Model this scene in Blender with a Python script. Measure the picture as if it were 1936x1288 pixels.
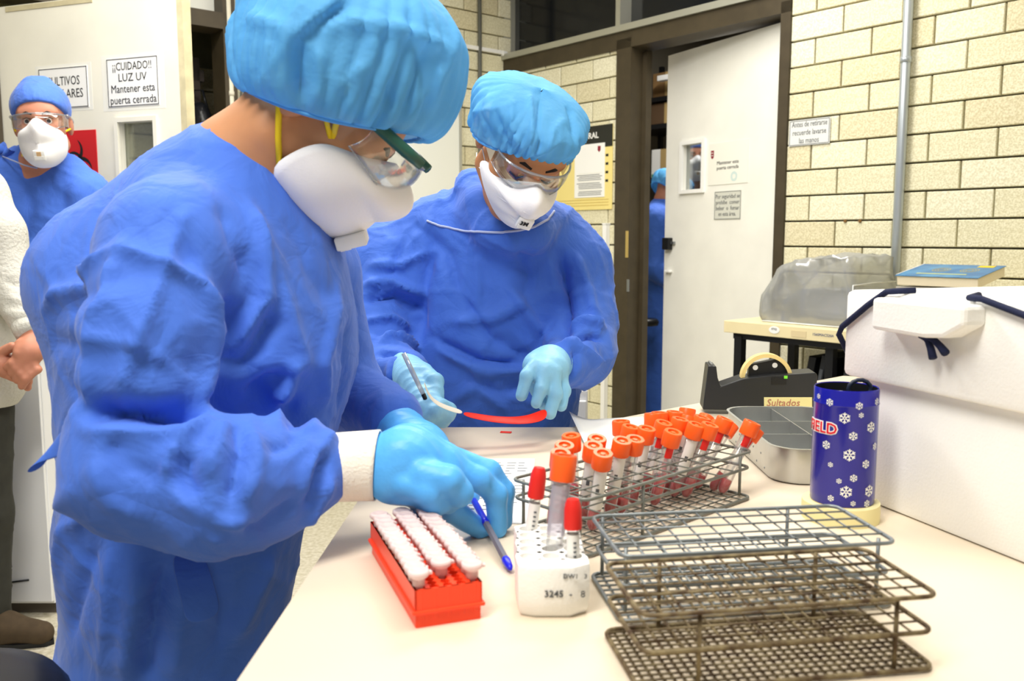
import bpy, bmesh, math, random
import numpy as np
from mathutils import Vector, Matrix
from mathutils.bvhtree import BVHTree
random.seed(7)
rng = np.random.default_rng(7)
for o in list(bpy.data.objects): bpy.data.objects.remove(o)
S = bpy.context.scene; COL = S.collection
PI = math.pi
# ---------------------------------------------------------------- camera
F = 1664.0; PIT = math.atan(195/1664.0); CZ = 1.17
cp, sp = math.cos(PIT), math.sin(PIT)
cd = bpy.data.cameras.new('camera'); cam = bpy.data.objects.new('camera', cd); COL.objects.link(cam)
cd.sensor_width = 36.0; cd.lens = F*36.0/1936.0; cd.clip_start = .02; cd.clip_end = 60
cam.location = (0, 0, CZ); cam.rotation_euler = (PI/2-PIT, 0, 0)
cd.dof.use_dof = True; cd.dof.focus_distance = 1.65; cd.dof.aperture_fstop = 7.0
S.camera = cam
# ---------------------------------------------------------------- world, lamps, exposure
W = bpy.data.worlds.new('world'); S.world = W; W.use_nodes = True
bg = W.node_tree.nodes['Background']; bg.inputs[0].default_value = (1, .98, .95, 1); bg.inputs[1].default_value = .24
def area(name, loc, rot, sx, sy, power, col=(1, .97, .92)):
    l = bpy.data.lights.new(name, 'AREA'); l.shape = 'RECTANGLE'; l.size = sx; l.size_y = sy; l.energy = power; l.color = col
    o = bpy.data.objects.new(name, l); COL.objects.link(o); o.location = loc; o.rotation_euler = rot; return o
RA = math.radians(39.8)
area('ceiling_lamp_over_table', (.35, 1.0, 2.85), (0, 0, RA), 1.25, .5, 16)
area('ceiling_lamp_over_aisle', (-1.0, 2.5, 2.85), (0, 0, RA), 1.25, .5, 34)
area('ceiling_lamp_by_door', (.45, 2.9, 2.85), (0, 0, RA), 1.25, .5, 26)
area('ceiling_lamp_behind_camera', (-.7, .0, 2.85), (0, 0, RA), 1.25, .5, 40)
area('back_room_lamp', (1.15, 5.0, 2.7), (0, 0, RA), .6, .2, 26)
vs = S.view_settings; vs.view_transform = 'Standard'; vs.look = 'None'; vs.gamma = 1; vs.use_curve_mapping = False; vs.exposure = .62
# ---------------------------------------------------------------- projection helpers (photo pixel + depth -> place in the room)
def ray(px, py):
    u = (px-968)/F; v = (644-py)/F
    return np.array([u, cp+v*sp, -sp+v*cp])
def P(px, py, Y): d = ray(px, py); return np.array([0, 0, CZ])+d*(Y/d[1])
def G(px, py, z=.80): d = ray(px, py); return np.array([0, 0, CZ])+d*((z-CZ)/d[2])
class Fr:
    def __init__(s, o, ang):
        s.o = np.array(o, float)[:2]; s.a = ang
        s.x = np.array([math.cos(ang), math.sin(ang)]); s.y = np.array([-math.sin(ang), math.cos(ang)])
    def hit(s, px, py, yo=0):
        d = ray(px, py); t = np.dot(s.o+s.y*yo, s.y)/np.dot(d[:2], s.y); p = np.array([0, 0, CZ])+d*t
        return float(np.dot(p[:2]-s.o, s.x)), float(p[2])
    def w(s, x, y, z): q = s.o+s.x*x+s.y*y; return np.array([q[0], q[1], z])
    def mat(s, x=0, y=0, z=0): return Matrix.Translation(Vector(s.w(x, y, z))) @ Matrix.Rotation(s.a, 4, 'Z')
CORNER = (-0.034, 5.15)
WR = Fr(CORNER, math.atan2(-.768, .6405)); WB = Fr(CORNER, math.atan2(.6405, .768))
# ---------------------------------------------------------------- materials
def lin(c):
    if isinstance(c, str): c = [int(c[i:i+2], 16)/255 for i in (0, 2, 4)]
    return tuple(((x/12.92) if x <= .04045 else ((x+.055)/1.055)**2.4) for x in c)+(1,)
MATS = {}
def mat(name, col, rough=.6, metal=0, var=0, vscale=8, bump=0, bscale=60, spec=.4, trans=0, ior=1.45, alpha=1, sss=0, col2=None, sheen=0, translucent=0, detail=4, bdist=.002):
    if name in MATS: return MATS[name]
    m = bpy.data.materials.new(name); m.use_nodes = True; nt = m.node_tree; N = nt.nodes; L = nt.links
    b = N['Principled BSDF']; c = lin(col)
    b.inputs['Base Color'].default_value = c; b.inputs['Roughness'].default_value = rough; b.inputs['Metallic'].default_value = metal
    b.inputs['Specular IOR Level'].default_value = spec; b.inputs['Transmission Weight'].default_value = trans; b.inputs['IOR'].default_value = ior
    b.inputs['Alpha'].default_value = alpha
    if sheen: b.inputs['Sheen Weight'].default_value = sheen
    if sss:
        b.inputs['Subsurface Weight'].default_value = sss; b.inputs['Subsurface Radius'].default_value = (.012, .005, .003); b.inputs['Subsurface Scale'].default_value = .5
    tc = N.new('ShaderNodeTexCoord')
    if var or col2:
        n = N.new('ShaderNodeTexNoise'); n.inputs['Scale'].default_value = vscale; n.inputs['Detail'].default_value = detail; L.new(tc.outputs['Object'], n.inputs['Vector'])
        r = N.new('ShaderNodeValToRGB'); L.new(n.outputs['Fac'], r.inputs['Fac'])
        c2 = lin(col2) if col2 else tuple(x*(1-var) for x in c[:3])+(1,)
        r.color_ramp.elements[0].position = .35; r.color_ramp.elements[1].position = .65
        r.color_ramp.elements[0].color = c2; r.color_ramp.elements[1].color = c
        L.new(r.outputs['Color'], b.inputs['Base Color'])
    if bump:
        n2 = N.new('ShaderNodeTexNoise'); n2.inputs['Scale'].default_value = bscale; n2.inputs['Detail'].default_value = 3; L.new(tc.outputs['Object'], n2.inputs['Vector'])
        bn = N.new('ShaderNodeBump'); bn.inputs['Strength'].default_value = bump; bn.inputs['Distance'].default_value = bdist
        L.new(n2.outputs['Fac'], bn.inputs['Height']); L.new(bn.outputs['Normal'], b.inputs['Normal'])
    if translucent:
        t = N.new('ShaderNodeBsdfTranslucent'); t.inputs['Color'].default_value = c; mx = N.new('ShaderNodeMixShader'); mx.inputs[0].default_value = translucent
        L.new(b.outputs[0], mx.inputs[1]); L.new(t.outputs[0], mx.inputs[2]); L.new(mx.outputs[0], N['Material Output'].inputs['Surface'])
    MATS[name] = m; return m
def clear(name, tint=(1, 1, 1), gloss=.08, rough=.05, body=0.0, bodycol=(1, 1, 1)):
    """thin clear plastic or glass sheet: mostly see-through with a glossy reflection"""
    if name in MATS: return MATS[name]
    m = bpy.data.materials.new(name); m.use_nodes = True; nt = m.node_tree; N = nt.nodes; L = nt.links
    N.remove(N['Principled BSDF']); out = N['Material Output']
    tr = N.new('ShaderNodeBsdfTransparent'); tr.inputs[0].default_value = tuple(tint)+(1,)
    gl = N.new('ShaderNodeBsdfGlossy'); gl.inputs['Roughness'].default_value = rough
    lw = N.new('ShaderNodeLayerWeight'); lw.inputs[0].default_value = .35
    ma = N.new('ShaderNodeMath'); ma.operation = 'MULTIPLY_ADD'; ma.inputs[1].default_value = .55; ma.inputs[2].default_value = gloss; L.new(lw.outputs['Fresnel'], ma.inputs[0])
    mx = N.new('ShaderNodeMixShader'); L.new(ma.outputs[0], mx.inputs[0]); L.new(tr.outputs[0], mx.inputs[1]); L.new(gl.outputs[0], mx.inputs[2])
    last = mx
    if body:
        df = N.new('ShaderNodeBsdfDiffuse'); df.inputs[0].default_value = tuple(bodycol)+(1,)
        m2 = N.new('ShaderNodeMixShader'); m2.inputs[0].default_value = body; L.new(mx.outputs[0], m2.inputs[1]); L.new(df.outputs[0], m2.inputs[2]); last = m2
    L.new(last.outputs[0], out.inputs['Surface']); MATS[name] = m; return m
# ---------------------------------------------------------------- object helpers
def link(o, parent=None, mw=None):
    COL.objects.link(o)
    if parent: o.parent = parent
    if mw is not None: o.matrix_basis = mw
    return o
def tag(o, label=None, cat=None, group=None, kind=None):
    if label: o['label'] = label
    if cat: o['category'] = cat
    if group: o['group'] = group
    if kind: o['kind'] = kind
    return o
def thing(name, label, cat, mw=None, group=None):
    o = bpy.data.objects.new(name, None); o.empty_display_size = .05; link(o, None, mw if mw is not None else Matrix()); return tag(o, label, cat, group)
def T(x, y=None, z=None):
    return Matrix.Translation(Vector(x)) if y is None else Matrix.Translation(Vector((x, y, z)))
def RZ(a): return Matrix.Rotation(a, 4, 'Z')
def RX(a): return Matrix.Rotation(a, 4, 'X')
def RY(a): return Matrix.Rotation(a, 4, 'Y')
class MB:
    """collects simple shapes into one mesh"""
    def __init__(s): s.v = []; s.f = []
    def add(s, v, f):
        o = len(s.v); s.v += [tuple(float(c) for c in q) for q in v]; s.f += [tuple(i+o for i in q) for q in f]; return s
    def box(s, c, d, bev=0, M=None):
        x, y, z = d[0]/2, d[1]/2, d[2]/2
        if bev:
            bm = bmesh.new(); bmesh.ops.create_cube(bm, size=1); bmesh.ops.scale(bm, vec=d, verts=bm.verts)
            bmesh.ops.bevel(bm, geom=bm.edges[:], offset=bev, segments=2, affect='EDGES', profile=.5)
            v = [Vector(q.co)+Vector(c) for q in bm.verts]; bm.verts.index_update(); f = [[q.index for q in p.verts] for p in bm.faces]; bm.free()
        else:
            v = [Vector((c[0]+a*x, c[1]+b*y, c[2]+e*z)) for a in (-1, 1) for b in (-1, 1) for e in (-1, 1)]
            f = [(0, 1, 3, 2), (4, 6, 7, 5), (0, 4, 5, 1), (2, 3, 7, 6), (0, 2, 6, 4), (1, 5, 7, 3)]
        if M is not None: v = [M @ q for q in v]
        return s.add(v, f)
    def lathe(s, prof, n=20, M=None, cap=True):
        v = []; f = []; m = len(prof)
        for r, z in prof:
            for k in range(n): a = 2*PI*k/n; v.append(Vector((r*math.cos(a), r*math.sin(a), z)))
        for i in range(m-1):
            for k in range(n): f.append((i*n+k, i*n+(k+1) % n, (i+1)*n+(k+1) % n, (i+1)*n+k))
        if cap:
            if prof[0][0] > 1e-6: f.append(tuple(range(n))[::-1])
            if prof[-1][0] > 1e-6: f.append(tuple(range((m-1)*n, m*n)))
        if M is not None: v = [M @ q for q in v]
        return s.add(v, f)
    def tube(s, pts, r, n=8, closed=False):
        pts = [Vector(p) for p in pts]; m = len(pts); v = []; f = []
        rr = r if isinstance(r, (list, tuple)) else [r]*m; up = None
        for i in range(m):
            a = pts[i-1] if (i > 0 or closed) else pts[i]; b = pts[(i+1) % m] if (i < m-1 or closed) else pts[i]
            t = (b-a).normalized()
            if up is None:
                up = Vector((0, 0, 1)) if abs(t.z) < .9 else Vector((1, 0, 0))
            e = (up-t*up.dot(t))
            if e.length < 1e-5: e = t.orthogonal()
            e.normalize(); g = t.cross(e); up = e
            for k in range(n):
                q = 2*PI*k/n; v.append(pts[i]+(e*math.cos(q)+g*math.sin(q))*rr[i])
        for i in range(m if closed else m-1):
            j = (i+1) % m
            for k in range(n): f.append((i*n+k, i*n+(k+1) % n, j*n+(k+1) % n, j*n+k))
        if not closed: f.append(tuple(range(n))[::-1]); f.append(tuple(range((m-1)*n, m*n)))
        return s.add(v, f)
    def prism(s, poly, z0, z1, M=None):
        n = len(poly); v = [Vector((x, y, z0)) for x, y in poly]+[Vector((x, y, z1)) for x, y in poly]
        f = [tuple(range(n))[::-1], tuple(range(n, 2*n))]+[(k, (k+1) % n, n+(k+1) % n, n+k) for k in range(n)]
        if M is not None: v = [M @ q for q in v]
        return s.add(v, f)
    def grid(s, fn, nu, nv, closed_u=False):
        v = [fn(i/(nu if closed_u else nu-1), j/(nv-1)) for j in range(nv) for i in range(nu)]; f = []
        for j in range(nv-1):
            for i in range(nu if closed_u else nu-1):
                i2 = (i+1) % nu; f.append((j*nu+i, j*nu+i2, (j+1)*nu+i2, (j+1)*nu+i))
        return s.add(v, f)
    def mesh(s, name, m, smooth=False):
        me = bpy.data.meshes.new(name); me.from_pydata(s.v, [], s.f); me.validate()
        bm = bmesh.new(); bm.from_mesh(me); bmesh.ops.recalc_face_normals(bm, faces=bm.faces); bm.to_mesh(me); bm.free()
        if m: me.materials.append(m)
        if smooth: me.shade_smooth() if hasattr(me, 'shade_smooth') else me.polygons.foreach_set('use_smooth', [True]*len(me.polygons))
        return me
    def build(s, name, m, parent=None, mw=None, smooth=False, auto=None):
        me = s.mesh(name, m, smooth or auto)
        if auto: me.set_sharp_from_angle(angle=math.radians(auto))
        o = bpy.data.objects.new(name, me); link(o, parent, mw); return o
def np_mesh(name, v, quads, m, parent=None, mw=None):
    me = bpy.data.meshes.new(name); nv = len(v); nf = len(quads)
    me.vertices.add(nv); me.vertices.foreach_set('co', np.asarray(v, np.float32).ravel())
    me.loops.add(nf*4); me.polygons.add(nf)
    me.loops.foreach_set('vertex_index', np.asarray(quads, np.int32).ravel())
    me.polygons.foreach_set('loop_start', np.arange(0, nf*4, 4, dtype=np.int32))
    me.polygons.foreach_set('use_smooth', np.ones(nf, bool)); me.update(calc_edges=True); me.validate()
    me.materials.append(m); o = bpy.data.objects.new(name, me); link(o, parent, mw); return o
def text(name, body, size, m, parent, mw, align='CENTER', sx=1, spacing=1, shear=0, bold=0):
    cu = bpy.data.curves.new(name, 'FONT'); cu.body = body; cu.size = size; cu.align_x = align; cu.align_y = 'CENTER'; cu.extrude = .0003; cu.resolution_u = 2
    cu.space_line = spacing; cu.shear = shear; cu.offset = bold
    t = bpy.data.objects.new(name+'_tmp', cu); COL.objects.link(t)
    me = bpy.data.meshes.new_from_object(t); bpy.data.objects.remove(t); me.name = name
    me.transform(Matrix.Diagonal((sx, 1, 1, 1))); me.materials.clear(); me.materials.append(m)
    o = bpy.data.objects.new(name, me); return link(o, parent, mw)
def copy_tree(o, parent=None):
    c = o.copy(); COL.objects.link(c); c.parent = parent
    for ch in list(o.children): copy_tree(ch, c)
    return c
UPR = RX(PI/2)     # turns flat lettering upright, facing local -y
# ---------------------------------------------------------------- distance-field modelling (bodies, gowns, gloves)
class Field:
    def __init__(s, lo, hi, h):
        s.h = h; s.lo = np.array(lo, float); n = np.ceil((np.array(hi)-s.lo)/h).astype(int)+1
        s.ax = [s.lo[i]+h*np.arange(n[i]) for i in range(3)]; s.F = np.full(n, .12, np.float32)
    def sl(s, lo, hi):
        r = []
        for i in range(3):
            a = int(np.clip(np.floor((lo[i]-s.lo[i])/s.h), 0, len(s.ax[i]))); b = int(np.clip(np.ceil((hi[i]-s.lo[i])/s.h)+1, 0, len(s.ax[i]))); r.append(slice(a, b))
        return tuple(r)
    def pts(s, sl): return np.meshgrid(*[s.ax[i][sl[i]].astype(np.float32) for i in range(3)], indexing='ij')
    def mix(s, sl, d, k, sub=False):
        a = s.F[sl]
        if sub:
            d = -d; hh = np.clip(.5-.5*(a-d)/k, 0, 1) if k else 0
            s.F[sl] = (a*(1-hh)+d*hh+k*hh*(1-hh)) if k else np.maximum(a, d)
        else:
            hh = np.clip(.5+.5*(a-d)/k, 0, 1); s.F[sl] = a*(1-hh)+d*hh-k*hh*(1-hh)
    def cone(s, a, b, ra, rb, k=.03, flat=None, fs=1, sub=False):
        a = np.array(a, float); b = np.array(b, float); R = max(ra, rb)*max(1, fs)+k+.05
        sl = s.sl(np.minimum(a, b)-R, np.maximum(a, b)+R); X, Y, Z = s.pts(sl)
        if X.size == 0: return s
        px, py, pz = X-a[0], Y-a[1], Z-a[2]; ab = b-a
        t = np.clip((px*ab[0]+py*ab[1]+pz*ab[2])/max(1e-9, ab @ ab), 0, 1)
        qx, qy, qz = px-t*ab[0], py-t*ab[1], pz-t*ab[2]
        if flat is not None:
            n = np.array(flat, float); n /= np.linalg.norm(n); dn = (qx*n[0]+qy*n[1]+qz*n[2])*(1/fs-1); qx, qy, qz = qx+n[0]*dn, qy+n[1]*dn, qz+n[2]*dn
        d = np.sqrt(qx*qx+qy*qy+qz*qz)-(ra+(rb-ra)*t)
        if fs < 1: d = d*max(fs, .5)
        s.mix(sl, d, k, sub); return s
    def chain(s, pts, rs, k=.03, **kw):
        for i in range(len(pts)-1): s.cone(pts[i], pts[i+1], rs[i], rs[i+1], k, **kw)
        return s
    def ell(s, c, r, R=None, k=.03, sub=False):
        c = np.array(c, float); m = max(r)+k+.05; sl = s.sl(c-m, c+m); X, Y, Z = s.pts(sl)
        if X.size == 0: return s
        p = [X-c[0], Y-c[1], Z-c[2]]
        if R is not None: p = [sum(float(R[j][i])*p[j] for j in range(3)) for i in range(3)]   # R columns = local axes
        k0 = np.sqrt(sum((p[i]/r[i])**2 for i in range(3))); k1 = np.sqrt(sum((p[i]/r[i]**2)**2 for i in range(3)))+1e-9
        s.mix(sl, k0*(k0-1)/k1, k, sub); return s
    def cut(s, p, n, k=.004):
        """keep the side that n points away from"""
        X, Y, Z = s.pts((slice(None),)*3); n = np.array(n, float); n /= np.linalg.norm(n)
        d = (X-p[0])*n[0]+(Y-p[1])*n[1]+(Z-p[2])*n[2]; s.F = np.maximum(s.F, d.astype(np.float32)); return s
    def net(s, smooth=0):
        Fv = s.F; B = np.pad(Fv, 1, constant_values=.12); nx, ny, nz = [q-1 for q in B.shape]
        c = np.zeros((nx, ny, nz, 3), np.float32); cnt = np.zeros((nx, ny, nz), np.float32)
        ins = B < 0
        def corner(A, i, j, k): return A[i:i+nx, j:j+ny, k:k+nz]
        for axis in range(3):
            for u in (0, 1):
                for w in (0, 1):
                    o0 = [0, 0, 0]; oth = [q for q in range(3) if q != axis]; o0[oth[0]] = u; o0[oth[1]] = w; o1 = list(o0); o1[axis] = 1
                    a, b = corner(B, *o0), corner(B, *o1); m = corner(ins, *o0) != corner(ins, *o1)
                    t = np.where(m, a/np.where(m, a-b, 1), 0)
                    for q in range(3): c[..., q] += np.where(m, (t if q == axis else o0[q]), 0)
                    cnt += m
        act = cnt > 0; idx = np.full(act.shape, -1, np.int64); idx[act] = np.arange(act.sum()); ijk = np.argwhere(act)
        v = (ijk+c[act]/cnt[act][:, None]-1)*s.h+s.lo
        quads = []
        for axis in range(3):
            oth = [(axis+1) % 3, (axis+2) % 3]
            sh = [slice(0, q) for q in (nx, ny, nz)]; A0 = list(sh); A1 = list(sh)
            for q in oth: A0[q] = slice(1, None); 
            A0 = [slice(1, [nx, ny, nz][q]) if q != axis else slice(0, [nx, ny, nz][q]) for q in range(3)]
            A1 = [slice(1, [nx, ny, nz][q]) if q != axis else slice(1, [nx, ny, nz][q]+1) for q in range(3)]
            a, b = ins[tuple(A0)], ins[tuple(A1)]; e = np.argwhere(a != b); 
            if len(e) == 0: continue
            sg = a[tuple(e.T)]; base = e.copy()
            for q in oth: base[:, q] += 1
            du = np.zeros(3, int); du[oth[0]] = 1; dw = np.zeros(3, int); dw[oth[1]] = 1
            q4 = np.stack([idx[tuple((base-du-dw).T)], idx[tuple((base-dw).T)], idx[tuple(base.T)], idx[tuple((base-du).T)]], 1)
            q4[~sg] = q4[~sg][:, ::-1]; quads.append(q4)
        Q = np.concatenate(quads); Q = Q[(Q >= 0).all(1)]
        for _ in range(smooth): v = laplace(v, Q, .5)
        return v, Q
def laplace(v, Q, w=.5):
    acc = np.zeros_like(v); n = np.zeros(len(v))
    for a, b in ((0, 1), (1, 2), (2, 3), (3, 0)):
        for i in range(3):
            acc[:, i] += np.bincount(Q[:, a], v[Q[:, b], i], len(v))+np.bincount(Q[:, b], v[Q[:, a], i], len(v))
        n += np.bincount(Q[:, a], minlength=len(v))+np.bincount(Q[:, b], minlength=len(v))
    return v*(1-w)+w*acc/np.maximum(n, 1)[:, None]
def vnormals(v, Q):
    fn = np.cross(v[Q[:, 2]]-v[Q[:, 0]], v[Q[:, 3]]-v[Q[:, 1]]); n = np.zeros_like(v)
    for a in range(4):
        for i in range(3): n[:, i] += np.bincount(Q[:, a], fn[:, i], len(v))
    return n/(np.linalg.norm(n, axis=1)[:, None]+1e-12)
def dist_poly(v, pl):
    """distance of points to a polyline, with tapered ends (position along 0..1)"""
    best = np.full(len(v), 1e9); tt = np.zeros(len(v)); L = [np.linalg.norm(pl[i+1]-pl[i]) for i in range(len(pl)-1)]; tot = sum(L); acc = 0
    for i in range(len(pl)-1):
        a, b = pl[i], pl[i+1]; ab = b-a; t = np.clip(((v-a) @ ab)/(ab @ ab+1e-12), 0, 1); d = np.linalg.norm(v-a-t[:, None]*ab, axis=1)
        m = d < best; best[m] = d[m]; tt[m] = (acc+t[m]*L[i])/tot; acc += L[i]
    return best, tt
def folds(v, Q, specs):
    """raise ridges (amp > 0) and press creases (amp < 0) along lines laid on the cloth"""
    tree = BVHTree.FromPolygons([Vector(q) for q in v], [tuple(q) for q in Q.tolist()]); nrm = vnormals(v, Q); disp = np.zeros(len(v)); o = Vector((0, 0, CZ))
    for pts, amp, wd in specs:
        pl = []
        for (px, py) in pts:
            h = tree.ray_cast(o, Vector(ray(px, py)).normalized())
            if h[0] is not None: pl.append(np.array(h[0]))
        if len(pl) < 2: continue
        fine = []
        for i in range(len(pl)-1):
            for t in np.linspace(0, 1, 6)[:-1]: fine.append(pl[i]*(1-t)+pl[i+1]*t)
        fine.append(pl[-1]); fine = [np.array(tree.find_nearest(Vector(q))[0]) for q in fine]
        near = np.where(((v > np.min(fine, 0)-4*wd) & (v < np.max(fine, 0)+4*wd)).all(1))[0]
        d, t = dist_poly(v[near], fine); disp[near] += amp*(.55*np.exp(-np.abs(d)/(wd*.75))+.6*np.exp(-(d/wd)**2))*np.clip(np.minimum(t, 1-t)*5+.25, 0, 1)
    return v+nrm*disp[:, None]
def vnoise(v, scale, seed=0, n=5):
    r = np.random.default_rng(seed); out = np.zeros(len(v))
    for i in range(n):
        k = r.normal(size=3); k *= scale*(.6+.9*r.random())/np.linalg.norm(k); out += np.sin(v @ k+r.random()*6.28)
    return out/n

def facets(v, Q, amp, n, seed, stretch=(1, 1, .5), warp=.05):
    """crumpled-cloth relief: pits inside random cells, sharp ridges along their borders"""
    r = np.random.default_rng(seed); st = np.array(stretch); w = v+np.stack([vnoise(v, 9, seed+i) for i in range(3)], 1)*warp; q = (w*st).astype(np.float32); nr = vnormals(v, Q)
    c = q[r.integers(0, len(q), n)]; f1 = np.full(len(q), 9., np.float32); f2 = f1.copy()
    for p in c:
        d = np.sqrt(((q-p)**2).sum(1)); m = d < f1; f2 = np.where(m, f1, np.minimum(f2, d)); f1 = np.where(m, d, f1)
    e = f2-f1; s_ = np.median(f1); return v+nr*(amp*(.35*(f1/s_-1)+.9*np.exp(-e/(s_*.13))-.15))[:, None]

ORD = ['first', 'second', 'third', 'fourth', 'fifth', 'sixth', 'seventh', 'eighth', 'ninth', 'tenth', 'eleventh', 'twelfth', 'thirteenth', 'fourteenth', 'fifteenth', 'sixteenth', 'seventeenth', 'eighteenth', 'nineteenth', 'twentieth']+['twenty-'+q for q in ('first', 'second', 'third', 'fourth', 'fifth', 'sixth', 'seventh', 'eighth', 'ninth')]+['thirtieth']
# ================================================================ the room
M_brick = mat('cream speckled block', 'EAE5C8', .85, var=.0, col2='CFC8A4', vscale=160, bump=.5, bscale=220, detail=2)
M_brick2 = mat('cream speckled block pale', 'EFEBD2', .85, col2='D4CEAE', vscale=150, bump=.5, bscale=220, detail=2)
M_brick3 = mat('cream speckled block warm', 'E4DCBC', .85, col2='C8BE98', vscale=150, bump=.5, bscale=220, detail=2)
M_mortar = mat('grey mortar', 'A49A7C', .95, var=.2, vscale=40)
M_frame = mat('brown painted steel', '463D2C', .5, var=.2, vscale=15)
M_alu = mat('aluminium trim', 'B9B9AC', .4, .6)
M_dark = mat('dark window glass', '14171C', .12)
M_door = mat('off white door paint', 'F0EFE6', .5, var=.06, vscale=6)
M_doorL = mat('cream door paint', 'F1EEDD', .5, var=.07, vscale=5)
M_edge = mat('raw door edge', 'D6CBA4', .7, var=.2, vscale=20)
M_paper = mat('white paper', 'F4F4F0', .7); M_paperY = mat('yellow paper', 'EEDC8C', .7); M_ink = mat('black ink', '1C1C20', .7); M_inkg = mat('grey ink', '55585C', .7)
M_film = mat('glossy lamination', 'EEEDE2', .25)
M_black = mat('black plastic', '17181A', .4); M_steel = mat('grey steel', '8C9196', .35, .8); M_white = mat('white plastic', 'F2F2EE', .45)
M_floor = mat('terrazzo floor', 'CFC9B8', .45, col2='B0A890', vscale=60, detail=6)
M_wallp = mat('painted plaster', 'E6E0CC', .9)
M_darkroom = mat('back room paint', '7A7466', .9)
# floor and ceiling
tag(MB().box((0, 3.0, -.05), (12, 14, .1)).build('floor', M_floor), kind='structure')
tag(MB().box((0, 3.5, 3.05), (12, 13, .1)).build('ceiling', M_wallp), kind='structure')
BH, BL, JT = .1028, .236, .007
_bc = {}
def brick_mesh(w, h, m):
    k = (round(w, 3), round(h, 3), m.name)
    if k not in _bc:
        d = .045; b = .0025; mb = MB(); x, z = w/2, h/2
        v = [(-x, 0, -z), (x, 0, -z), (x, 0, z), (-x, 0, z), (-x, -d+b, -z), (x, -d+b, -z), (x, -d+b, z), (-x, -d+b, z), (-x+b, -d, -z+b), (x-b, -d, -z+b), (x-b, -d, z-b), (-x+b, -d, z-b)]
        f = [(8, 9, 10, 11)]+[(i, (i+1) % 4, 4+(i+1) % 4, 4+i) for i in range(4)]+[(4+i, 4+(i+1) % 4, 8+(i+1) % 4, 8+i) for i in range(4)]
        _bc[k] = mb.add(v, f).mesh('brick', m)
    return _bc[k]
def bricks(parent, x0, x1, z0, z1, zoff, off=0, vis=None):
    """running bond of blocks proud of the mortar; those outside vis are joined into one part"""
    far = MB(); r = math.floor((z0-zoff)/BH)
    while zoff+r*BH < z1:
        za, zb = max(z0, zoff+r*BH+JT/2), min(z1, zoff+(r+1)*BH-JT/2)
        i = math.floor((x0-off)/BL)-1
        while off+(i+.5*(r % 2))*BL < x1:
            xa, xb = max(x0, off+(i+.5*(r % 2))*BL+JT/2), min(x1, off+(i+1+.5*(r % 2))*BL-JT/2)
            if xb-xa > .015 and zb-za > .012:
                c = ((xa+xb)/2, 0, (za+zb)/2); m = random.choice([M_brick, M_brick, M_brick2, M_brick3])
                if vis is None or vis(*c):
                    o = bpy.data.objects.new('brick', brick_mesh(xb-xa, zb-za, m)); link(o, parent, T(c[0], .003*random.random(), c[2]))
                else: far.box((c[0], -.0225, c[2]), (xb-xa, .045, zb-za))
            i += 1
        r += 1
    if far.v: tag(far.build('masonry', M_brick, parent), kind='stuff')
def scr(fr, x, z):
    p = fr.w(x, -.045, z); y, zz = p[1], p[2]-CZ; w = y*cp-zz*sp
    return (968+F*p[0]/w, 644-F*(y*sp+zz*cp)/w) if w > .1 else (9999, 9999)
# right wall with the door
dx0, dx1 = WR.hit(1163, 300, -.055)[0], WR.hit(1485, 300, -.055)[0]          # outer edges of the door frame
ix0, ix1 = WR.hit(1190, 300, -.055)[0], WR.hit(1467, 300, -.055)[0]          # clear opening
DT = 2.075                                                      # underside of the head rail
wr = MB()
wr.box((dx0/2, .05, 1.06), (dx0, .1, 2.12)); wr.box(((dx1+5)/2, .05, 1.5), (5-dx1, .1, 3)); wr.box((dx0/2+dx1/2, .05, 2.85), (dx1+.0, .1, .3))
wall_right = tag(wr.build('wall_right', M_mortar, None, WR.mat()), kind='structure')
vis = lambda fr: (lambda x, y, z: (lambda q: -60 < q[0] < 1990 and -40 < q[1] < 850)(scr(fr, x, z)))
bricks(wall_right, .0, dx0, 0, 2.10, 1.1324-10*BH, .03, vis(WR)); bricks(wall_right, dx1, 4.9, 0, 3.0, 1.1324-10*BH, dx1-.01, vis(WR))
# back wall with the cell-culture door
bx1 = WB.hit(435, 100)[0]; bx0 = WB.hit(8, 300)[0]-.05
wb = MB(); wb.box((bx1/2, .05, 1.5), (-bx1, .1, 3)); wb.box(((bx0-3)/2, .05, 1.5), (3+bx0, .1, 3)); wb.box(((bx0+bx1)/2, .05, 2.85), (bx1-bx0, .1, .3))
wall_back = tag(wb.build('wall_back', M_mortar, None, WB.mat()), kind='structure')
bricks(wall_back, bx1, 0, 0, 3.0, 1.1324-10*BH+.02, -.09, lambda x, y, z: (lambda q: -40 < q[1] < 330 and q[0] > 400)(scr(WB, x, z)))
# steel door frame, transom window over it
f = MB()
f.box(((dx0+ix0)/2, .02, 1.06), (ix0-dx0, .15, 2.12)); f.box(((dx1+ix1)/2, .02, 1.06), (dx1-ix1, .15, 2.12)); f.box(((dx1)/2, .02, DT+.04), (dx1, .15, .08))
trim1 = tag(f.build('trim_1', M_frame, None, WR.mat()), kind='structure')
MB().box((dx1/2, -.06, DT+.095), (dx1, .02, .03)).build('sill_strip', M_alu, trim1)
MB().box((ix0+.012, .05, 1.03), (.024, .04, 2.06)).build('door_stop', M_frame, trim1)
w1 = tag(MB().box((dx1/2, .04, 2.42), (dx1, .012, .58)).build('window_1', M_dark, None, WR.mat()), kind='structure')
fm = MB(); fm.box((.02, 0, 2.42), (.04, .09, .6)); fm.box((WR.hit(1180, 40)[0], 0, 2.42), (.03, .09, .6)); fm.box((dx1-.02, 0, 2.42), (.04, .09, .6)); fm.box((dx1/2, 0, 2.70), (dx1, .09, .04))
fm.build('window_frame', M_alu, w1)
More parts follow.
